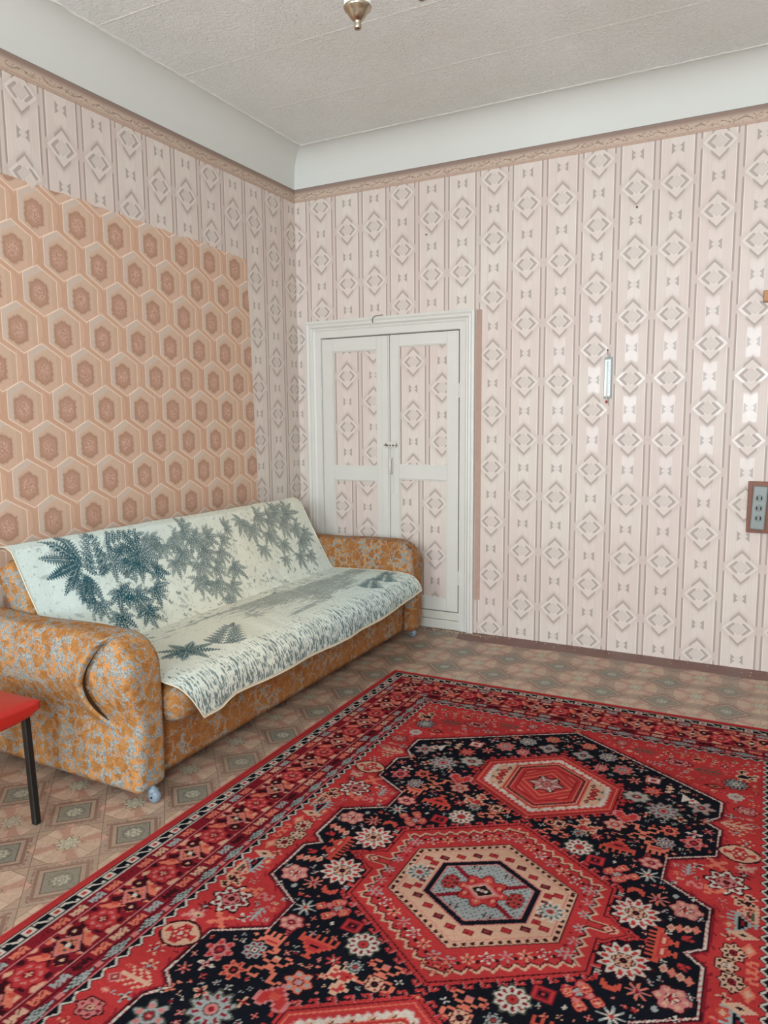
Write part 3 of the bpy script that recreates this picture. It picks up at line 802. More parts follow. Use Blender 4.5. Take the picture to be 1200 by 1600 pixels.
def hooks_old(i, d, t_, c1='R', c2='K', s_=.034):
    ph = (t_ % s_)/s_
    m = (d > -.030) & (d <= 0) & (((ph < .45)) | ((d < -.019) & (ph < .78)))
    put(i, m & (K[i].sum(1) < 9), c1); put(i, (d > -.012) & (d < -.007) & (ph < .3), 'P')
def zig(d, t_, per, amp): return d + amp*(np.abs(((t_/per) % 1)-.5)*2-.5)
# centre
I = np.nonzero((AU < .46) & (AV < .46))[0]; x, y = AU[I], AV[I]
d, td = hexdt(x, y, .335, .392, .63); sp = np.minimum((.050-y)*.8, .405-x-y*1.1); d = np.maximum(d, np.where(x > .3, sp, -9))
hooks(I, d, td)
put(I, d > 0, 'B'); put(I, d > .004, 'R')
dz = zig(d, td, .040, .018); put(I, (dz > .024) & (dz < .034), 'C'); put(I, (dz > .034) & (dz < .039), 'B')
for k in range(7):
    t_ = k/6; cx = .02+.25*t_; cy = (.392-.63*cx)-.080
    petals(cx, cy, .022, 6, ['GPR', 'CSK', 'LWP'][k % 3]); 
    lozenge(cx+.024, cy-.004, .008, .008, 'B'); lozenge(cx+.012, cy+.026, .006, .006, 'W')
for cy in (.03, .085, .135): petals(.285, cy, .020, 6, 'GPR'); lozenge(.268, cy+.028, .007, .008, 'W')
lozenge(.355, 0, .022, .020, 'WCR'); i, x_, y_ = Fold(U, Vv).near(-.02, -.315, .06)
for q in ((-.03, .012), (0, .012), (.03, .012), (-.015, -.010), (.015, -.010), (0, .034)): lozenge(abs(q[0])*1.1, .318+q[1], .015, .009, 'BSS')
d, td = hexdt(x, y, .252, .262, .60); put(I, d > 0, 'B'); put(I, d > .004, 'C'); 
chk = (td % .024) < .012; 
put(I, (d > .007) & (d < .019) & chk, 'B'); put(I, d > .024, 'P'); put(I, d > .027, 'C')
for k in range(5):
    cx = .025+.044*k; cy = .262-.6*cx-.066
    rect(cx, cy, .014, .010, 'BWN' if k % 2 else 'WRW')
for cy in (.0, .03, .062): rect(.178-.002, cy, .011, .010, 'WRW' if cy != .03 else 'BWN')
rosette(.200, .0, .038, 10, 'LGNR', depth=.4)
d = hexd(x, y, .158, .168, .58); put(I, d > 0, 'P'); put(I, d > .004, 'K'); put(I, d > .021, 'P'); put(I, d > .025, 'G'); put(I, (d > .025) & (np.sin(x*330)*np.sin(y*300+1) > .72), 'K')
for ang_ in (35,): 
    m = (np.abs(x*math.sin(math.radians(ang_))-y*math.cos(math.radians(ang_))) < .008) & (d > .023); put(I, m, 'W')
rosette(.098, .010, .024, 5, 'NRKR'); rosette(.050, .098, .012, 4, 'NGKR')
r_ = np.hypot(x, y); a_ = np.arctan2(y, x); put(I, r_ < .070+.010*np.cos(8*a_), 'B'); put(I, r_ < .066+.010*np.cos(8*a_), 'R')
for cx, cy in ((.042, .030), (.0, .050), (.055, 0)): rosette(cx, cy, .011, 4, 'WSRC')
lozenge(0, 0, .052, .044, 'PPCKKLLL'); petals(0, 0, .022, 8, 'BLR')
# the upper and lower ones
I = np.nonzero((AU < .33) & (np.abs(AV-.700) < .32))[0]; x, y = AU[I], np.abs(AV[I]-.700)
d, td = hexdt(x, y, .255, .257, .67)
hooks(I, d, td); put(I, d > 0, 'B'); put(I, d > .003, 'R')
put(I, (d > .012) & (d < .016), 'S')
dz = zig(d, td, .022, .009); put(I, dz > .030, 'P'); put(I, dz > .034, 'L')
put(I, (d > .040) & (d < .056) & (((x*1.2+y*.3) % .040) < .016), 'C'); put(I, (d > .044) & (d < .052) & (((x*1.2+y*.3) % .040) < .006), 'B')
put(I, (x > .135) & (d > .050), 'C')
for cy in (0, .03): rosette(.172, .700+cy, .015, 4, 'BRWS'); rosette(.172, .700-cy, .015, 4, 'BRWS')
for sg in (1, -1): lozenge(.160, .700+sg*.060, .010, .016, 'BWC'); lozenge(.198, .700+sg*.028, .008, .014, 'NGN')
d2 = hexd(x, y, .145, .195, .66); put(I, d2 > 0, 'S'); put(I, d2 > .003, 'R'); put(I, (d2 > .012) & (d2 < .016), 'C'); put(I, (d2 > .016) & (d2 < .030), 'W'); put(I, (d2 > .030) & (d2 < .033), 'S')
put(I, (d2 > .019) & (d2 < .026) & (((x+y) % .03) < .012), 'N')
put(I, (d2 > .046) & (d2 < .050), 'W'); put(I, (d2 > .054) & (((x+y) % .030) < .006), 'S'); rosette(0, .700, .056, 6, 'BPRB', depth=.25)
i, x_, y_ = FQ.near(0, .70, .085)
for a_, c in ((0.0, 'L'), (1.05, 'L'), (-1.05, 'L')):
    q = np.abs(x_*math.sin(a_)-y_*math.cos(a_)); rr_ = np.abs(x_*math.cos(a_)+y_*math.sin(a_))
    put(i, (q < .007) & (rr_ < .058), 'N'); put(i, (q < .004) & (rr_ < .060), c)
rosette(0, .700, .020, 6, 'NPRW')
for sg in (1, -1): lozenge(.275, .700, .022, .020, 'BRR'); 
bitmap(.300, .705, .007, ["#.#", "###", ".#."], cm('R'))
EB = np.minimum(HU-AU, HV-AV) < .362; keep = K[EB].copy(); K[EB] = P_['W']
med2 = (AU < .345) & (AV < .40); kept = K.copy()
guard = ((hexd(AU, AV, .345, .40, .63) > 0) | (hexd(AU, np.abs(AV-.700), .26, .262, .67) > 0)); K[guard] += 5e-6
for F_ in FILLS: fill(*F_)
# --- border, by distance from the edge
E1 = HU-AU; E2 = HV-AV; e = np.minimum(E1, E2); along = np.where(E1 < E2, Vv, U)
FB = Fold(e, along)
B = e < .362
K[B] = P_['W']
put(np.arange(U.size), e < .036, 'R')
def band(a, b, c): rep((e >= a) & (e < b), c)
band(.030, .033, 'B'); band(.033, .0375, 'L'); band(.0375, .075, 'K'); band(.075, .0795, 'L')
ph = along % .0915
m = (e > .041) & (e < .071)
sq = (ph > .004) & (ph < .036); sqi = (ph > .012) & (ph < .028) & (e > .049) & (e < .063)
rep(m & sq, 'L'); rep(m & sqi, 'R')
zz = np.abs((ph-.064) - ((e-.056)*.9)) < .0045
rep(m & (ph > .042) & (ph < .088) & zz, 'L'); rep(m & (ph > .040) & (ph < .050) & (e < .052), 'L'); rep(m & (ph > .078) & (ph < .088) & (e > .060), 'L')
ii = np.nonzero(B)[0]
cols = ['C', 'S', 'G', 'P', 'S', 'W']
def smotif(e0, e1, per, off, tab):
    c = (e0+e1)/2; hh = (e1-e0)/2
    m_ = ii[(e[ii] > e0) & (e[ii] < e1)]; t0 = (along[m_]+off)/per; kk = np.floor(t0).astype(int); p = (t0-kk-.5)*per; q = e[m_]-c
    L_ = per*.40
    s_ = (np.abs(q-.42*hh*np.sign(p)*1.0*np.cos(p/L_*2.4)) < hh*.30) & (np.abs(p) < L_) | ((np.abs(np.abs(p)-L_*.8) < per*.07) & (np.abs(q) < hh*.75) & (np.sign(p) == np.sign(q)))
    s_ |= (np.abs(p+q*1.1) < per*.08) & (np.abs(q) < hh*.8)
    for n_, c_ in enumerate(tab): put(m_, s_ & (kk % len(tab) == n_), c_)
    put(m_, (np.abs(p) < per*.42) & ~s_ & (np.abs(q) < hh*.35) & (np.abs(p) > per*.1), 'B')
smotif(.084, .119, .062, .0, ['C', 'G', 'S', 'W', 'S'])
band(.121, .1245, 'P'); band(.1245, .128, 'B')
# main border: roses, salmon leaves and dark scrolls
mb = ii[(e[ii] > .128) & (e[ii] < .250)]
def bandrep(per, off):
    t0 = (along[mb]+off)/per; kk = np.floor(t0); return (t0-kk-.5)*per, e[mb]-.189, kk.astype(int)
p, q, kk = bandrep(.2285, .012)
bl = (np.sin(p*95+q*60)+np.sin(q*130-p*40)+np.sin(p*210+1.3)*.5); put(mb, bl > .55, 'S'); put(mb, (bl > 1.1), 'C'); put(mb, bl < -1.25, 'B')
dark = np.abs(q-.030*np.sin(p*2*PI/.2285*2+.6)) < .011+.004*np.sin(p*160); put(mb, dark, 'B')
for sg in (1, -1):
    m = (np.abs(p-sg*.062-q*.5*sg)/.020+np.abs(q+.022*sg)/.034) < 1; put(mb, m, 'S'); put(mb, (np.abs(p-sg*.062)/.010+np.abs(q+.022*sg)/.014) < 1, 'O')
    m = np.hypot(p-sg*.070, q-.030*sg) < .019; put(mb, m, 'B'); m = np.hypot(p-sg*.070, q-.030*sg) < .006; put(mb, m, 'C')
rd = np.hypot(p, q); aa = np.arctan2(q, p)
put(mb, rd < .046+.004*np.cos(8*aa), 'W'); put(mb, (rd < .041+.004*np.cos(8*aa)), 'R'); put(mb, (np.abs(rd-.028) < .004) & (np.cos(7*aa) > -.3), 'P'); put(mb, (rd < .016), 'W'); put(mb, (rd < .010) & (np.cos(4*aa) > 0), 'C')
p2 = ((along[mb]+.012+.5*.2285)/.2285 % 1-.5)*.2285
dl = np.abs(p2)/.052+np.abs(q)/.046; put(mb, dl < 1, 'B'); put(mb, dl < .9, 'P'); put(mb, (dl < .72), 'S'); put(mb, (dl < .6) & (np.sin(p2*300)*np.sin(q*260) > .1), 'N'); put(mb, (np.abs(p2) < .006) & (dl < .6), 'K'); put(mb, np.hypot(p2, q) < .008, 'L')
band(.250, .2535, 'P'); band(.2535, .257, 'B'); 
smotif(.260, .293, .0615, .02, ['C', 'S', 'G', 'B', 'S'])
band(.294, .2975, 'B')
# lozenge band
m_ = ii[(e[ii] > .2975) & (e[ii] < .330)]; per = .118; t0 = along[m_]/per; p = (t0-np.floor(t0)-.5)*per; q = e[m_]-.3137
put(m_, np.abs(q) < .02, 'W'); dl = np.abs(p)/.050+np.abs(q)/.0155; put(m_, dl < 1.12, 'K'); put(m_, dl < 1, 'G'); put(m_, (dl < .8) & (np.sin(p*420)*np.sin(q*500) > .2), 'N'); put(m_, (np.abs(np.abs(p)-per/2) < .010) & (np.abs(q) < .008), 'P')
band(.330, .3335, 'P')
# zigzag guard
m_ = ii[(e[ii] > .3335)]; q = e[m_]-.3335; t0 = (along[m_] % .042)/.042; zg = .006+.018*(1-np.abs(2*t0-1)); put(m_, q < .030, 'K'); put(m_, np.abs(q-zg) < .0032, 'L'); put(m_, q > zg+.007, 'R')
# wear and dye variation per knot
K *= (1+.16*(RNG.random((U.size, 1))-.5)); K *= (1+.10*np.sin(U*9+1)*np.sin(Vv*5)[:, ])[:, None] if False else 1.0
K *= (.96+.07*np.sin(Vv*23+np.sin(U*4)))[:, None]
K = (K*.93+K.mean(1, keepdims=True)*.07)*.62
# geometry: pile with soft edge
eh = np.minimum(e, .012)/.012; Hh = .0035+.0075*np.sqrt(eh) + RNG.normal(0, .00035, U.size)
Xw = UC+U+.004*np.sin(Vv*3.1)*(AU > 1.0); Yw = VC+Vv+np.where(Vv > 0, .020*U/1.07*Vv/HV, 0)
idx = np.arange(U.size).reshape(nu, nv)
Fq = np.stack([idx[:-1, :-1], idx[1:, :-1], idx[1:, 1:], idx[:-1, 1:]], -1).reshape(-1, 4)
rt_ = T('wool_pile', 1.0, .02)
ca = rt_.nt.nodes.new('ShaderNodeVertexColor'); ca.layer_name = 'dye'
rt_.coord(); wn2 = rt_.noise(rt_.tc, 420, 2)
rt_.set('Base Color', rt_.mul(ca.outputs[0], wn2*.5+.78)); rt_.bump(wn2, .6, .002)

rug = mesh_np('rug', np.c_[Xw, Yw, Hh], Fq, rt_.m, None, True, K)
tag(rug, 'large red and navy oriental rug with medallions lying on the linoleum', 'rug')
# edge skirt of the rug
bm = bmesh.new()
ring = [(UC-HU, VC-HV), (UC+HU, VC-HV), (UC+HU, VC+HV+.02), (UC-HU, VC+HV-.02)]
for k in range(4):
    a, b = ring[k], ring[(k+1) % 4]
    tube(bm, [(a[0], a[1], .0062), (b[0], b[1], .0062)], .0038, 6)
from_bm('binding', bm, plain('red_rug_binding', (164, 40, 42), .9), rug)

# ------------------------------------------------------------------ sofa
sofa = empty('sofa', (.56, -1.37, 0), 'orange floral fold-out sofa on casters against the hexagon wallpaper', 'sofa')
def base_def(P):
    P[:, 0] += .010*(P[:, 1]+1.37)*-1*.5; return P
rbox('base', (.16, -2.43, .055), (.985, -.315, .27), .012, (14, 30, 8), FAB2, sofa, base_def)
def cush_def(P):
    z = P[:, 2]; y = P[:, 1]
    top = z > .33
    P[:, 2] += np.where(top, .008*np.sin((P[:, 0]-.4)*5)+.003*np.sin(y*9), 0)
    P[:, 0] += np.where(P[:, 0] > .9, -.008*(y+1.37)*.9+.004*np.sin(y*7), 0)
    return P
rbox('seat_cushion', (.40, -2.428, .245), (1.068, -.328, .400), .065, (26, 60, 14), FAB, sofa, cush_def)
def back_def(P):
    # slab in local coords: x thickness, z length -> lean it back
    th = math.atan2(.255, .435); c, s = math.cos(th), math.sin(th)
    x = P[:, 0]; z = P[:, 2]; x = x + .010*np.sin(np.clip((z+.52)/.52, 0, 1)*PI)*(x > -.03)
    X = .452 + x*c - (z+.52)*s; Z = .375 + x*s + (z+.52)*c
    P[:, 0] = X; P[:, 2] = Z; return P
rbox('backrest', (-.13, -2.438, -.545), (0, -.335, -.008), .045, (12, 50, 26), FAB, sofa, back_def)
R1 = .118
def arm(y0, y1, outer, fab):
    def df(P):
        x, y, z = P[:, 0].copy(), P[:, 1].copy(), P[:, 2].copy()
        so = -1 if outer < 0 else 1
        # weight: 1 on the outer face, 0 on inner
        w_ = (y-y0)/(y1-y0); w_ = (1-w_) if so < 0 else w_
        w_ = np.clip((w_-.5)*2, 0, 1)
        roll = .034*np.exp(-((z-.475)/.105)**2) - .012*np.exp(-((z-.30)/.07)**2)
        # curved slit on the outer side
        pts = np.array([(.945, .63), (.885, .575), (.84, .50), (.818, .43), (.828, .37), (.86, .33), (.905, .295)])
        d = np.full(x.shape, 9.0); side = np.zeros(x.shape)
        for a, b in zip(pts, pts[1:]):
            ex = b-a; t_ = np.clip(((x-a[0])*ex[0]+(z-a[1])*ex[1])/(ex@ex), 0, 1)
            dd = np.hypot(x-a[0]-t_*ex[0], z-a[1]-t_*ex[1]); cr = ex[0]*(z-a[1])-ex[1]*(x-a[0])
            side = np.where(dd < d, np.sign(cr), side); d = np.minimum(d, dd)
        lip = np.where(side < 0, .024*np.exp(-(d/.06)**2), -.004*np.exp(-(d/.03)**2))
        groove = -.060*np.where(side < 0, np.exp(-(d/.004)**2), np.exp(-(d/.009)**2))*np.interp(z, [.28, .33, .42, .52, .63], [.5, 1, 1, .6, .25])
        fade = np.clip((z-.27)/.06, 0, 1)
        pleat = .004*np.sin((x*1.2+z*.5)*55)*np.exp(-((z-.56)/.07)**2)*np.clip((.85-x)*6, 0, 1)
        disp = roll + (lip+groove)*fade + pleat
        P[:, 1] = y + so*w_*disp
        # inner side mild padding
        wi = 1-w_ ; P[:, 1] -= so*np.clip(1-2*np.clip((y-y0)/(y1-y0) if so > 0 else 1-(y-y0)/(y1-y0), 0, .5), 0, 1)*.008*np.sin(np.clip((z-.3)/.3, 0, 1)*PI)
        P[:, 0] += np.where(x > .9, .010*np.sin(np.clip(z/.45, 0, 1)*PI)-.004, 0)
        P[:, 2] += np.where(z > .5, .005*np.sin(x*9+1), 0)
        return P
    return rbox('armrest', (.10, y0, .044), (1.035, y1, .612), .030, (190, 12, 120), fab, sofa, df, corner=R1)
arm(-2.578, -2.440, -1, FAB)
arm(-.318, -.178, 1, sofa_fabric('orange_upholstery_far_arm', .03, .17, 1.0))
# added dark strip, stands for the shade inside the near armrest's open pleat
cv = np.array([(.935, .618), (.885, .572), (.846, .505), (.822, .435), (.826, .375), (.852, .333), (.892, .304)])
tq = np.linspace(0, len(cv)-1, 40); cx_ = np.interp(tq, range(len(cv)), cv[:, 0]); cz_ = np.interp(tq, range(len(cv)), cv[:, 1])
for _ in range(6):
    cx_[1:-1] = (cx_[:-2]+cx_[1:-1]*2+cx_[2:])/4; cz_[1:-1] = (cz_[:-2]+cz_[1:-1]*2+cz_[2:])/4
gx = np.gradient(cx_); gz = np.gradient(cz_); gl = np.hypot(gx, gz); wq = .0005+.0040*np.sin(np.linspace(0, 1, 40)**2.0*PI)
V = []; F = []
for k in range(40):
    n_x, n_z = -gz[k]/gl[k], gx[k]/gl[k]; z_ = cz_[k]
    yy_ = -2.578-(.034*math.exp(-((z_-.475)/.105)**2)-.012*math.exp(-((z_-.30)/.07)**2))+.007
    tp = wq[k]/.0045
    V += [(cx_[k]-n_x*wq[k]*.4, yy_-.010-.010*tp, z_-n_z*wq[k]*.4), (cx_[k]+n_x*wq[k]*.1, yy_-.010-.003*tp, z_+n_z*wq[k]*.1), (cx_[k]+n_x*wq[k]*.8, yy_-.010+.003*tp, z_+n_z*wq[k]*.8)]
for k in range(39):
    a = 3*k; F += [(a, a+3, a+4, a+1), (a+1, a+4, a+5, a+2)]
mesh_np('pleat_shade_strip', V, F, plain('pleat_shade_brown', (52, 34, 22), .95, spec=.1), sofa, True)
# casters
def caster(x, y):
    hd = bmesh.new()
    lathe(hd, [(.014, .036), (.019, .040), (.019, .050), (.010, .056), (.006, .062)], (0, 0, 0), 12)
    lathe(hd, [(.001, -.016), (.016, -.015), (.022, -.011), (.0245, -.004), (.0245, .004), (.022, .011), (.016, .015), (.001, .016)], (.006, 0, .0255), 18, Matrix.Rotation(PI/2, 3, 'X'))
    tube(hd, [(0, 0, .055), (.004, 0, .045)], .008, 10)
    h_ = from_bm('caster', hd, CASTM, sofa, True); h_.matrix_parent_inverse = Matrix.Translation(-Vector(sofa.location)); h_.location = (x, y, .001)
    wb = bmesh.new(); lathe(wb, [(.0045, -.0178), (.0045, .0178)], (.006, 0, .0255), 12, Matrix.Rotation(PI/2, 3, 'X'))
    from_bm('axle_cap', wb, RUBBER, h_, False)
for x, y in ((1.036, -2.516), (1.0, -.262), (.16, -2.50), (.16, -.25)): caster(x, y)
# ------------------------------------------------------------------ throw over the sofa
prof = [(.122, .834), (.130, .842), (.140, .848), (.165, .852), (.205, .838), (.232, .795), (.30, .672), (.375, .540), (.435, .432), (.462, .404), (.52, .408), (.62, .412),
        (.74, .416), (.86, .420), (.96, .418), (1.02, .410), (1.055, .394), (1.078, .368), (1.088, .335), (1.090, .30), (1.090, .24)]
pa = np.array(prof); seg = np.r_[0, np.cumsum(np.hypot(*np.diff(pa, axis=0).T))]
ns, nt_ = 430, 760
s_all = np.linspace(0, 1, ns)
s_top = np.interp(.205, [.165, .205], [seg[3], seg[4]]); s_front = seg[17]
hem_y = np.array([-2.33, -2.25, -2.12, -1.95, -1.74, -1.52, -1.22, -.95, -.70, -.48, -.30])
HEMZ = np.array([.262, .262, .285, .277, .275, .275, .268, .275, .285, .305, .325])
tg = np.linspace(0, 1, nt_)
SS, TT = np.meshgrid(s_all, tg, indexing='ij')
y_far = -.332; y_near = -2.428
Y = y_near+(y_far-y_near)*TT
hz = np.interp(Y, hem_y, HEMZ); s_end = np.interp(-hz, -pa[17:, 1], seg[17:])
Sarc = SS*s_end
# top corners rounded: shorten at back behind the backrest is unseen
X = np.interp(Sarc, seg, pa[:, 0]); Z = np.interp(Sarc, seg, pa[:, 1])
frt = np.clip((Sarc-seg[15])/(s_end-seg[15]), 0, 1)
Y = Y + (1-np.clip(TT*8, 0, 1))*frt*.105 + np.clip((TT-.92)*12, 0, 1)*frt*.012
# smooth profile a little, wrinkles
nzf = lambda a, b, c, d_: np.sin(Y*a+Sarc*b+c)*np.sin(Y*d_-Sarc*b*.6)
wr = .0030*nzf(7, 5, 0, 3)+.0018*nzf(17, 9, 1, 11)+.0012*np.sin(Y*31+3*np.sin(Sarc*7))
tx = np.gradient(X, axis=0); tz = np.gradient(Z, axis=0); ln = np.hypot(tx, tz)+1e-9
nx_, nz_ = -tz/ln, tx/ln; sg = np.where(nz_ < -.2, -1, 1)
off = .0075+np.abs(wr)
X = X + np.abs(nx_)*off*np.sign(nx_+1e-9)*1.0; Z = Z + nz_*off
X = X - .008*(Y+1.37)*.9*np.clip((X-.9)/.1, 0, 1)
X += np.clip((Sarc-seg[17])/.1, 0, 1)*(.004+.006*np.sin(Y*13))
PT = np.c_[X.ravel(), Y.ravel(), Z.ravel()]
idx = np.arange(ns*nt_).reshape(ns, nt_)
Fq = np.stack([idx[:-1, :-1], idx[:-1, 1:], idx[1:, 1:], idx[1:, :-1]], -1).reshape(-1, 4)[:, ::-1]
# print of the throw: ds = distance down from the top fold, yy = along
ds = (Sarc-s_top).ravel(); yy = Y.ravel(); n_ = ds.size
cream = np.array(lin((222, 222, 204))); mint = np.array(lin((208, 222, 216))); teal = np.array(lin((8, 72, 84))); slate = np.array(lin((56, 82, 84))); lil = np.array(lin((150, 150, 150)))
mixv = (.5+.5*np.sin(yy*2.2+ds*3))[:, None]
Q = cream*(1-mixv)+mint*mixv
# leftmost part of the throw is mintier
mm = np.clip((-1.9-yy)/.5, 0, 1)[:, None]; Q = Q*(1-mm*.5)+mint*mm*.5
ink = np.zeros(n_); inkc = np.tile(teal, (n_, 1))
H1 = RNG.random(n_)
def smooth_noise(fx, fy, seed):
    r = np.random.default_rng(seed); g = r.random((64, 64)); a = (yy*fx) % 63; b = ((ds+1)*fy) % 63
    i0 = a.astype(int); j0 = b.astype(int); fa = a-i0; fb = b-j0; fa = fa*fa*(3-2*fa); fb = fb*fb*(3-2*fb)
    return (g[i0, j0]*(1-fa)+g[i0+1, j0]*fa)*(1-fb)+(g[i0, j0+1]*(1-fa)+g[i0+1, j0+1]*fa)*fb
def leaflet(y0, d0, ang, L, W, strength=1, c=None):
    """pointed toothed leaflet from (y0,d0); ang measured in the (y, ds) plane"""
    R = L*1.05; i = np.nonzero((np.abs(yy-y0) < R) & (np.abs(ds-d0) < R))[0]
    a = yy[i]-y0; b = ds[i]-d0; ca_, sa = math.cos(ang), math.sin(ang)
    p = (a*ca_+b*sa)/L; q = np.abs(-a*sa+b*ca_)
    wdt = W*np.sin(np.clip(p, 0, 1)**.75*PI)*(1+.40*np.sin(p*L*520))
    m = (p > 0) & (p < 1) & (q < wdt); vein = (q < .0014) | (((p*L-q*1.1) % .011) < .0022)
    j = i[m]; ink[j] = np.maximum(ink[j], np.where(vein[m], .35, np.minimum(strength*(.84+.2*H1[j]), 1)))
    if c is not None: inkc[j] = c
def spray(y0, d0, ang, size, n=9, spread=1.9, w_=.2, st=1, c=None):
    n = min(n, 7) if n < 12 else n; size *= 1.22
    for k in range(n):
        t_ = (k/(n-1)-.5)*2; a = ang+t_*spread*1.08; L = size*(1-.35*abs(t_))*(.8+.35*random.random())
        leaflet(y0, d0, a, L, L*w_*.78, st*random.uniform(.88, 1.05), c)
def frond(y0, d0, ang, L, n=8, ll=.09, w_=.13, st=1, c=None):
    for k in range(n):
        t_ = (k+.6)/n; bx = y0+math.cos(ang)*L*t_; by = d0+math.sin(ang)*L*t_
        l = ll*(1-.45*t_)
        for sg in (1, -1): leaflet(bx, by, ang+sg*(.95-.35*t_), l, l*w_, st, c)
    leaflet(y0+math.cos(ang)*L, d0+math.sin(ang)*L, ang, ll*.7, ll*.1, st, c)
D = PI/2
# group one (left)
for a in (-2.9, -2.4, -1.9, 2.9, 2.4, -3.4): leaflet(-2.13, .10, a, .21, .026)
for a in (2.0, 1.6, 1.2): leaflet(-2.14, .17, a+.1, .15, .024)
frond(-2.08, .20, -1.35, .20, 7, .12, .13); frond(-2.16, .14, 1.75, .13, 5, .10, .16, .9)
frond(-1.98, .06, -.15, .20, 6, .11, .15); 
spray(-1.97, .135, .2, .13, 9, 2.2, .17, .95); spray(-1.80, .13, .3, .15, 13, 3.0, .15); spray(-1.86, .16, 1.9, .11, 9, 1.6)
spray(-2.00, .27, 1.4, .11, 9, 1.5); spray(-2.13, .30, 1.9, .10, 7, 1.4); spray(-1.93, .31, 1.2, .12, 9, 1.6); spray(-1.80, .30, 1.1, .10, 7, 1.5); spray(-1.76, .22, .4, .08, 7, 1.6)
spray(-2.05, .38, 1.6, .10, 9, 1.7); spray(-1.9, .40, 1.5, .09, 9, 1.9)
# group two
for y0, d0, a, s_ in ((-1.70, .05, 1.4, .09), (-1.64, .10, 2.2, .10), (-1.55, .07, .9, .11), (-1.47, .04, .3, .12), (-1.42, .10, 1.0, .12), (-1.52, .15, 2.0, .11), (-1.60, .20, 1.7, .09),
                      (-1.40, .18, .8, .12), (-1.32, .10, .2, .10), (-1.27, .20, 1.1, .09), (-1.45, .24, 1.6, .11), (-1.35, .28, .9, .10), (-1.22, .30, .9, .11), (-1.50, .32, 1.8, .10), (-1.40, .36, 1.5, .11),
                      (-1.30, .40, 1.2, .10), (-1.22, .14, .1, .08), (-1.36, .46, 1.4, .07), (-1.15, .08, 0, .08)):
    spray(y0, d0, a, s_, 9, 1.5, .17, .85, teal*.55+slate*.45)
# group three
for y0, d0, a, s_ in ((-.98, .05, 2.2, .11), (-.92, .10, 1.7, .12), (-.84, .04, .6, .13), (-.74, .07, .4, .13), (-.66, .03, .3, .12), (-.80, .16, 1.2, .12), (-.62, .12, .9, .12), (-.56, .06, .1, .12),
                      (-.52, .16, 1.0, .12), (-.70, .24, 1.5, .10), (-.90, .24, 1.8, .09), (-.52, .26, 1.2, .11), (-.60, .34, 1.5, .10), (-.46, .22, .8, .10), (-.75, .34, 1.6, .08), (-.5, .36, 1.3, .09)):
    spray(y0, d0, a, s_, 9, 1.5, .16, .8, slate*.7+teal*.3)
# seat: grey brush strokes, palms, grassy front border
sh = smooth_noise(14, 190, 3)*.6+smooth_noise(30, 260, 23)*.4; shl = smooth_noise(2.3, 7, 4)
seat = (ds > .60) & (ds < .98)
st_ = seat & (sh*.55+shl*.6 > .66) & (H1 > .15); ink[st_] = np.maximum(ink[st_], .55); inkc[st_] = slate
m_ = (ds > .50) & (ds < .66) & (sh > .86) & (H1 > .4); ink[m_] = .4; inkc[m_] = slate
for y0, d0, a in ((-2.12, .90, 0),):
    for k in range(8): leaflet(y0, d0, k*PI/4+.2, .14, .022, 1)
    frond(-2.00, .98, -.55, .28, 8, .13, .13); frond(-2.1, .93, -2.9, .12, 4, .08, .16)
for y0 in (-.80, -.62): 
    frond(y0, 1.03, -.4, .20, 7, .11, .14, .95); 
frond(-.45, .97, -.3, .16, 5, .08, .14, .9)
for y0, d0 in ((-1.55, .80), (-1.30, .74), (-1.05, .82), (-1.12, .92), (-.85, .72)): spray(y0, d0, -.4, .09, 9, 2.4, .14, .55, slate)
gn = smooth_noise(230, 42, 6); g2 = smooth_noise(330, 120, 8); dens = np.clip((ds-(s_front-s_top)+.20)/.26, 0, 1)
m_ = (gn*.6+g2*.4) > (.88-.42*dens); m_ &= dens > 0
ink[m_] = np.maximum(ink[m_], .62+.25*H1[m_]); inkc[m_] = teal*.75+slate*.35
# scattered speckle and small buds
sp = smooth_noise(150, 150, 9)*.5+smooth_noise(70, 70, 12)*.5; m_ = (sp > .73) & (ds < .6) & (ink < .1); ink[m_] = .34; inkc[m_] = slate
for _ in range(70):
    leaflet(random.uniform(-2.35, -.45), random.uniform(.02, .5), random.uniform(0, 6.28), random.uniform(.03, .06), .008, .38, slate)
for _ in range(130):
    y0 = random.uniform(-2.35, -.4); d0 = random.uniform(.16, .62)
    if random.random() < .6: d0 = random.uniform(.36, .62)
    leaflet(y0, d0, random.uniform(0, 6.28), .022, .007, .75, slate*.6)
    leaflet(y0+.006, d0, random.uniform(0, 6.28), .018, .006, .75, slate*.6)
Q = Q*(1-ink[:, None])+inkc*ink[:, None]
weave = .93+.14*(RNG.random(n_)); Q *= weave[:, None]
hemm = (SS.ravel() > .992) | (SS.ravel() < .003); Q[hemm] = np.array(lin((206, 198, 172)))
tm = T('woven_throw', .95, .05); ca = tm.nt.nodes.new('ShaderNodeVertexColor'); ca.layer_name = 'dye'; tm.coord(); w3 = tm.noise(tm.tc, 300, 2)
tm.set('Base Color', tm.mul(ca.outputs[0], w3*.35+.83)); tm.bump(w3, .5, .0015); 
thr = mesh_np('sofa_throw', PT, Fq, tm.m, None, True, Q)
bm = bmesh.new(); G = PT.reshape(ns, nt_, 3)
loop = list(G[::6, 0]) + list(G[-1, ::10]) + list(G[::-6, -1])
tube(bm, [tuple(p) for p in loop], .0028, 6)
from_bm('hem', bm, plain('throw_hem', (214, 206, 182), .9), thr, True)
tag(thr, 'cream throw with teal fern leaves draped over the orange sofa', 'blanket')

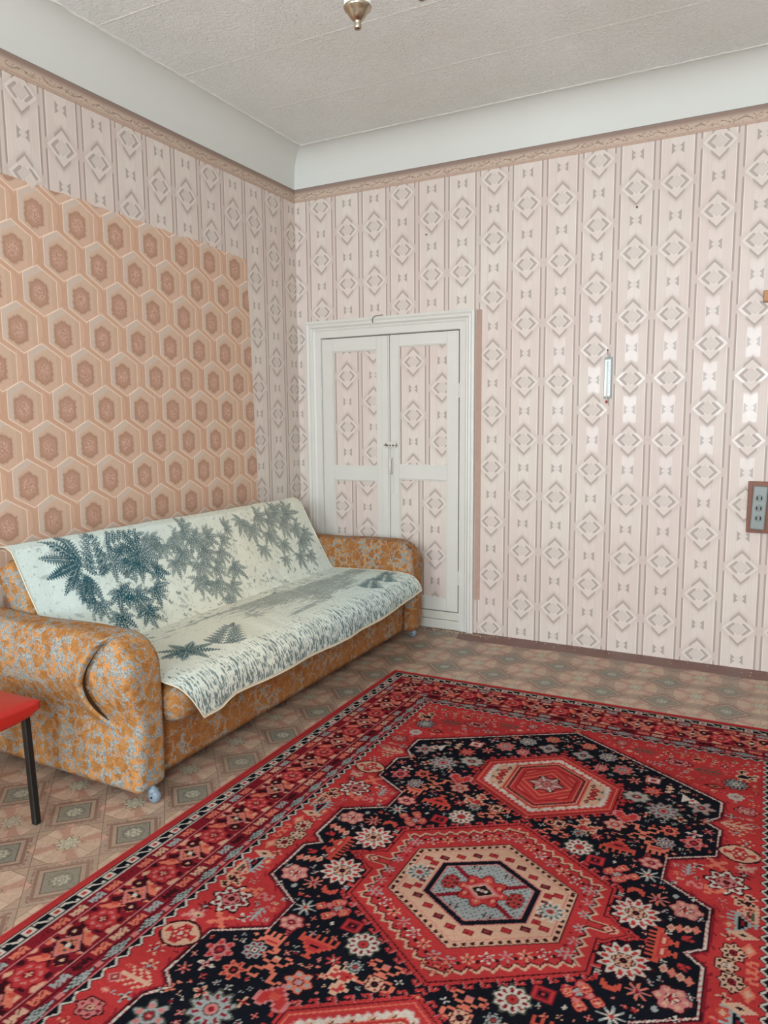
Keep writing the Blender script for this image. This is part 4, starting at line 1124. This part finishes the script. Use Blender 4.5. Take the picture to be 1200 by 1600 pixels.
# ------------------------------------------------------------------ red stool at the left edge
st = empty('stool', (.60, -2.97, 0), 'red vinyl stool with black square steel legs beside the sofa armrest', 'stool')
def seat_def(P):
    x, y = P[:, 0], P[:, 1]
    # corners thinner than the middle, like a padded top pulled over its board
    cx, cy = .578, -2.968; m = np.maximum(np.abs(x-cx)/.2, np.abs(y-cy)/.2); cr = np.minimum(np.abs(x-cx)/.2, np.abs(y-cy)/.2)
    P[:, 2] = P[:, 2]+.026*(np.clip(cr, 0, 1)*np.clip(m, 0, 1))**4*(.43-P[:, 2])/.064+np.where(P[:, 2] > .42, .008*(1-np.clip(m, 0, 1)**2), 0)
    return P
rbox('seat', (.380, -3.168, .366), (.785, -2.752, .430), .018, (24, 24, 8), REDV, st, seat_def)
for (tx_, ty_, bx_, by_) in ((.748, -2.795, .786, -2.822+.015), (.425, -2.795, .40, -2.80), (.748, -3.13, .782, -3.15), (.425, -3.13, .40, -3.15)):
    bm = bmesh.new(); h_ = .0115
    vt = [bm.verts.new((tx_+a*h_, ty_+b*h_, .392)) for a, b in ((-1, -1), (1, -1), (1, 1), (-1, 1))]
    vb = [bm.verts.new((bx_+a*h_, by_+b*h_, .004)) for a, b in ((-1, -1), (1, -1), (1, 1), (-1, 1))]
    bm.faces.new(vt); bm.faces.new(vb)
    for k in range(4): bm.faces.new((vt[k], vt[(k+1) % 4], vb[(k+1) % 4], vb[k]))
    bmesh.ops.bevel(bm, geom=list(bm.edges), offset=.0025, segments=1, affect='EDGES')
    from_bm('leg', bm, BLACK, st)
bm = bmesh.new()
for a, b in (((.44, -2.795), (.735, -2.795)), ((.44, -3.13), (.735, -3.13)), ((.425, -3.12), (.425, -2.81)), ((.748, -3.12), (.748, -2.81))):
    tube(bm, [(a[0], a[1], .372), (b[0], b[1], .372)], .009, 4)
from_bm('seat_frame', bm, BLACK, st)

# ------------------------------------------------------------------ chandelier tip
CX, CY, CZ = 1.986, -2.640, 2.322
ch = empty('chandelier', (CX, CY, CZ), 'nickel and white porcelain chandelier hanging from the ceiling, only its tip in view', 'chandelier')
bm = bmesh.new(); lathe(bm, [(r_, z_*.80) for r_, z_ in [(.002, 0), (.008, .002), (.0095, .008), (.0085, .016), (.0085, .024), (.011, .026), (.018, .034), (.024, .045), (.027, .052), (.033, .058), (.035, .064), (.033, .068)]], (CX, CY, CZ), 28)
from_bm('finial', bm, CHROME, ch, True)
bm = bmesh.new(); lathe(bm, [(.030, .053), (.033, .057), (.0335, .20), (.030, .205)], (CX, CY, CZ), 28); from_bm('porcelain_body', bm, PORC, ch, True)
bm = bmesh.new(); lathe(bm, [(.034, .205), (.034, .215), (.012, .235), (.007, .25), (.007, .76), (.045, .775), (.055, .815)], (CX, CY, CZ), 24); from_bm('rod', bm, CHROME, ch, True)
for k in range(2):
    a = math.radians(31+180*k); ca_, sa = math.cos(a), math.sin(a); g = lambda r, z: (CX+ca_*r, CY+sa*r, CZ+z)
    bm = bmesh.new(); tube(bm, [g(.03, .21), g(.07, .19), g(.11, .175), g(.14, .18), g(.165, .20)], .006, 8)
    ar = from_bm('arm', bm, CHROME, ch, True)
    bm = bmesh.new(); lathe(bm, [(.002, .070), (.010, .074), (.012, .10), (.022, .108), (.026, .125), (.02, .14)], g(.160, 0), 18); from_bm('cup', bm, CHROME, ar, True)
    bm = bmesh.new(); lathe(bm, [(.022, .125), (.05, .15), (.062, .20), (.055, .25), (.07, .275), (.068, .277), (.05, .25), (.058, .20), (.045, .152), (.02, .13)], g(.160, 0), 20); from_bm('glass_shade', bm, GLASSM, ar, True)

# ------------------------------------------------------------------ small things on the back wall
tg_ = empty('thermometer', (2.115, 0, 1.47), 'narrow white glass thermometer hanging on the back wall', 'thermometer')
box('scale_plate', (2.098, -.012, 1.492), (2.134, -.006, 1.700), THERM, tg_, bev=.002)
box('back_plate', (2.096, -.006, 1.480), (2.140, -.001, 1.712), GREYP, tg_, bev=.001)
bm = bmesh.new(); tube(bm, [(2.115, -.0155, 1.47), (2.115, -.0155, 1.69)], .0035, 8); from_bm('glass_tube', bm, GLASSM, tg_, True)
bm = bmesh.new(); lathe(bm, [(.001, 0), (.0055, .004), (.0055, .014), (.002, .02)], (2.115, -.0155, 1.452), 10); from_bm('bulb', bm, REDL, tg_, True)
bm = bmesh.new()
for k in range(15): bbox(bm, (2.120, -.0125, 1.515+k*.012), (2.129 if k % 5 else 2.132, -.0119, 1.5162+k*.012))
from_bm('scale_mark', bm, NAILM, tg_)['kind'] = 'stuff'
bm = bmesh.new(); tube(bm, [(2.116, -.008, 1.712), (2.113, -.008, 1.748)], .0012, 5); from_bm('string', bm, NAILM, tg_)
def nail(x, z, label):
    bm = bmesh.new(); tube(bm, [(x, .004, z), (x, -.012, z)], .0018, 8); lathe(bm, [(.0015, 0), (.005, .0005), (.004, .002)], (x, -.012, z), 10, Matrix.Rotation(PI/2, 3, 'X'))
    tag(from_bm('nail', bm, NAILM), label, 'nail')
nail(2.113, 1.752, 'small nail above the thermometer that it hangs from')
q = ((.988, 2.516, 'small dark nail in the wallpaper high above the closet door'), (2.246, 2.51, 'small dark nail in the wallpaper right of centre below the border'))
for x, z, l in q: nail(x, z, l)
# socket strip on a wooden board
so = empty('socket_strip', (2.92, 0, .77), 'grey triple wall socket strip on a brown wooden board', 'socket')
box('back_board', (2.862, -.022, .757), (3.02, 0, 1.030), WOODB, so, bev=.002)
M_ = Matrix.Translation((2.915, -.03, .89)) @ Matrix.Rotation(math.radians(2), 4, 'Y') @ Matrix.Translation((-2.915, .03, -.89))
sh_ = box('socket_body', (2.884, -.052, .778), (2.952, -.022, 1.008), GREYP, so, bev=.006, seg=2, M=M_)
for z in (.945, .892, .839):
    bm = bmesh.new()
    lathe(bm, [(.020, 0), (.020, .0008)], (2.918, -.0520, z), 20, Matrix.Rotation(PI/2, 3, 'X')); from_bm('outlet_face', bm, plain('socket_face', (120, 128, 124), .4) if z > .93 else bpy.data.materials['socket_face'], sh_)
    bm = bmesh.new()
    for dx in (-.010, .010): bbox(bm, (2.918+dx-.003, -.0534, z-.009), (2.918+dx+.003, -.0526, z+.009), .0002)
    from_bm('socket_hole', bm, DARKGAP, sh_)
# end of a wooden rail at the right edge
wr_ = box('wall_rail', (2.885, -.035, 1.952), (3.65, 0, 2.010), WOODL, None, bev=.004)
tag(wr_, 'end of a light wooden rail on the back wall above the socket strip', 'rail')
# crumbs of plaster along the foot of the closet
bm = bmesh.new(); r = random.Random(3)
for _ in range(150):
    x = r.gauss(1.18, .13); y = -.035-abs(r.gauss(0, .022)); s = r.uniform(.0012, .0042)
    if x > 1.5 or x < .9: continue
    M = Matrix.Translation((x, y, s*.55)) @ Matrix.Rotation(r.uniform(0, 3), 4, 'Z')
    bbox(bm, (-s, -s*.7, -s*.5), (s, s*.7, s*.5), 0, 1, M)
for _ in range(60):
    x = r.uniform(1.4, 3.4); y = -.02-abs(r.gauss(0, .05)); s = r.uniform(.001, .0035)
    M = Matrix.Translation((x, y, s*.55)) @ Matrix.Rotation(r.uniform(0, 3), 4, 'Z'); bbox(bm, (-s, -s*.7, -s*.5), (s, s*.7, s*.5), 0, 1, M)
o = from_bm('plaster_crumbs', bm, PLAST); tag(o, 'crumbs of fallen plaster and dust along the foot of the back wall', 'debris', kind='stuff')
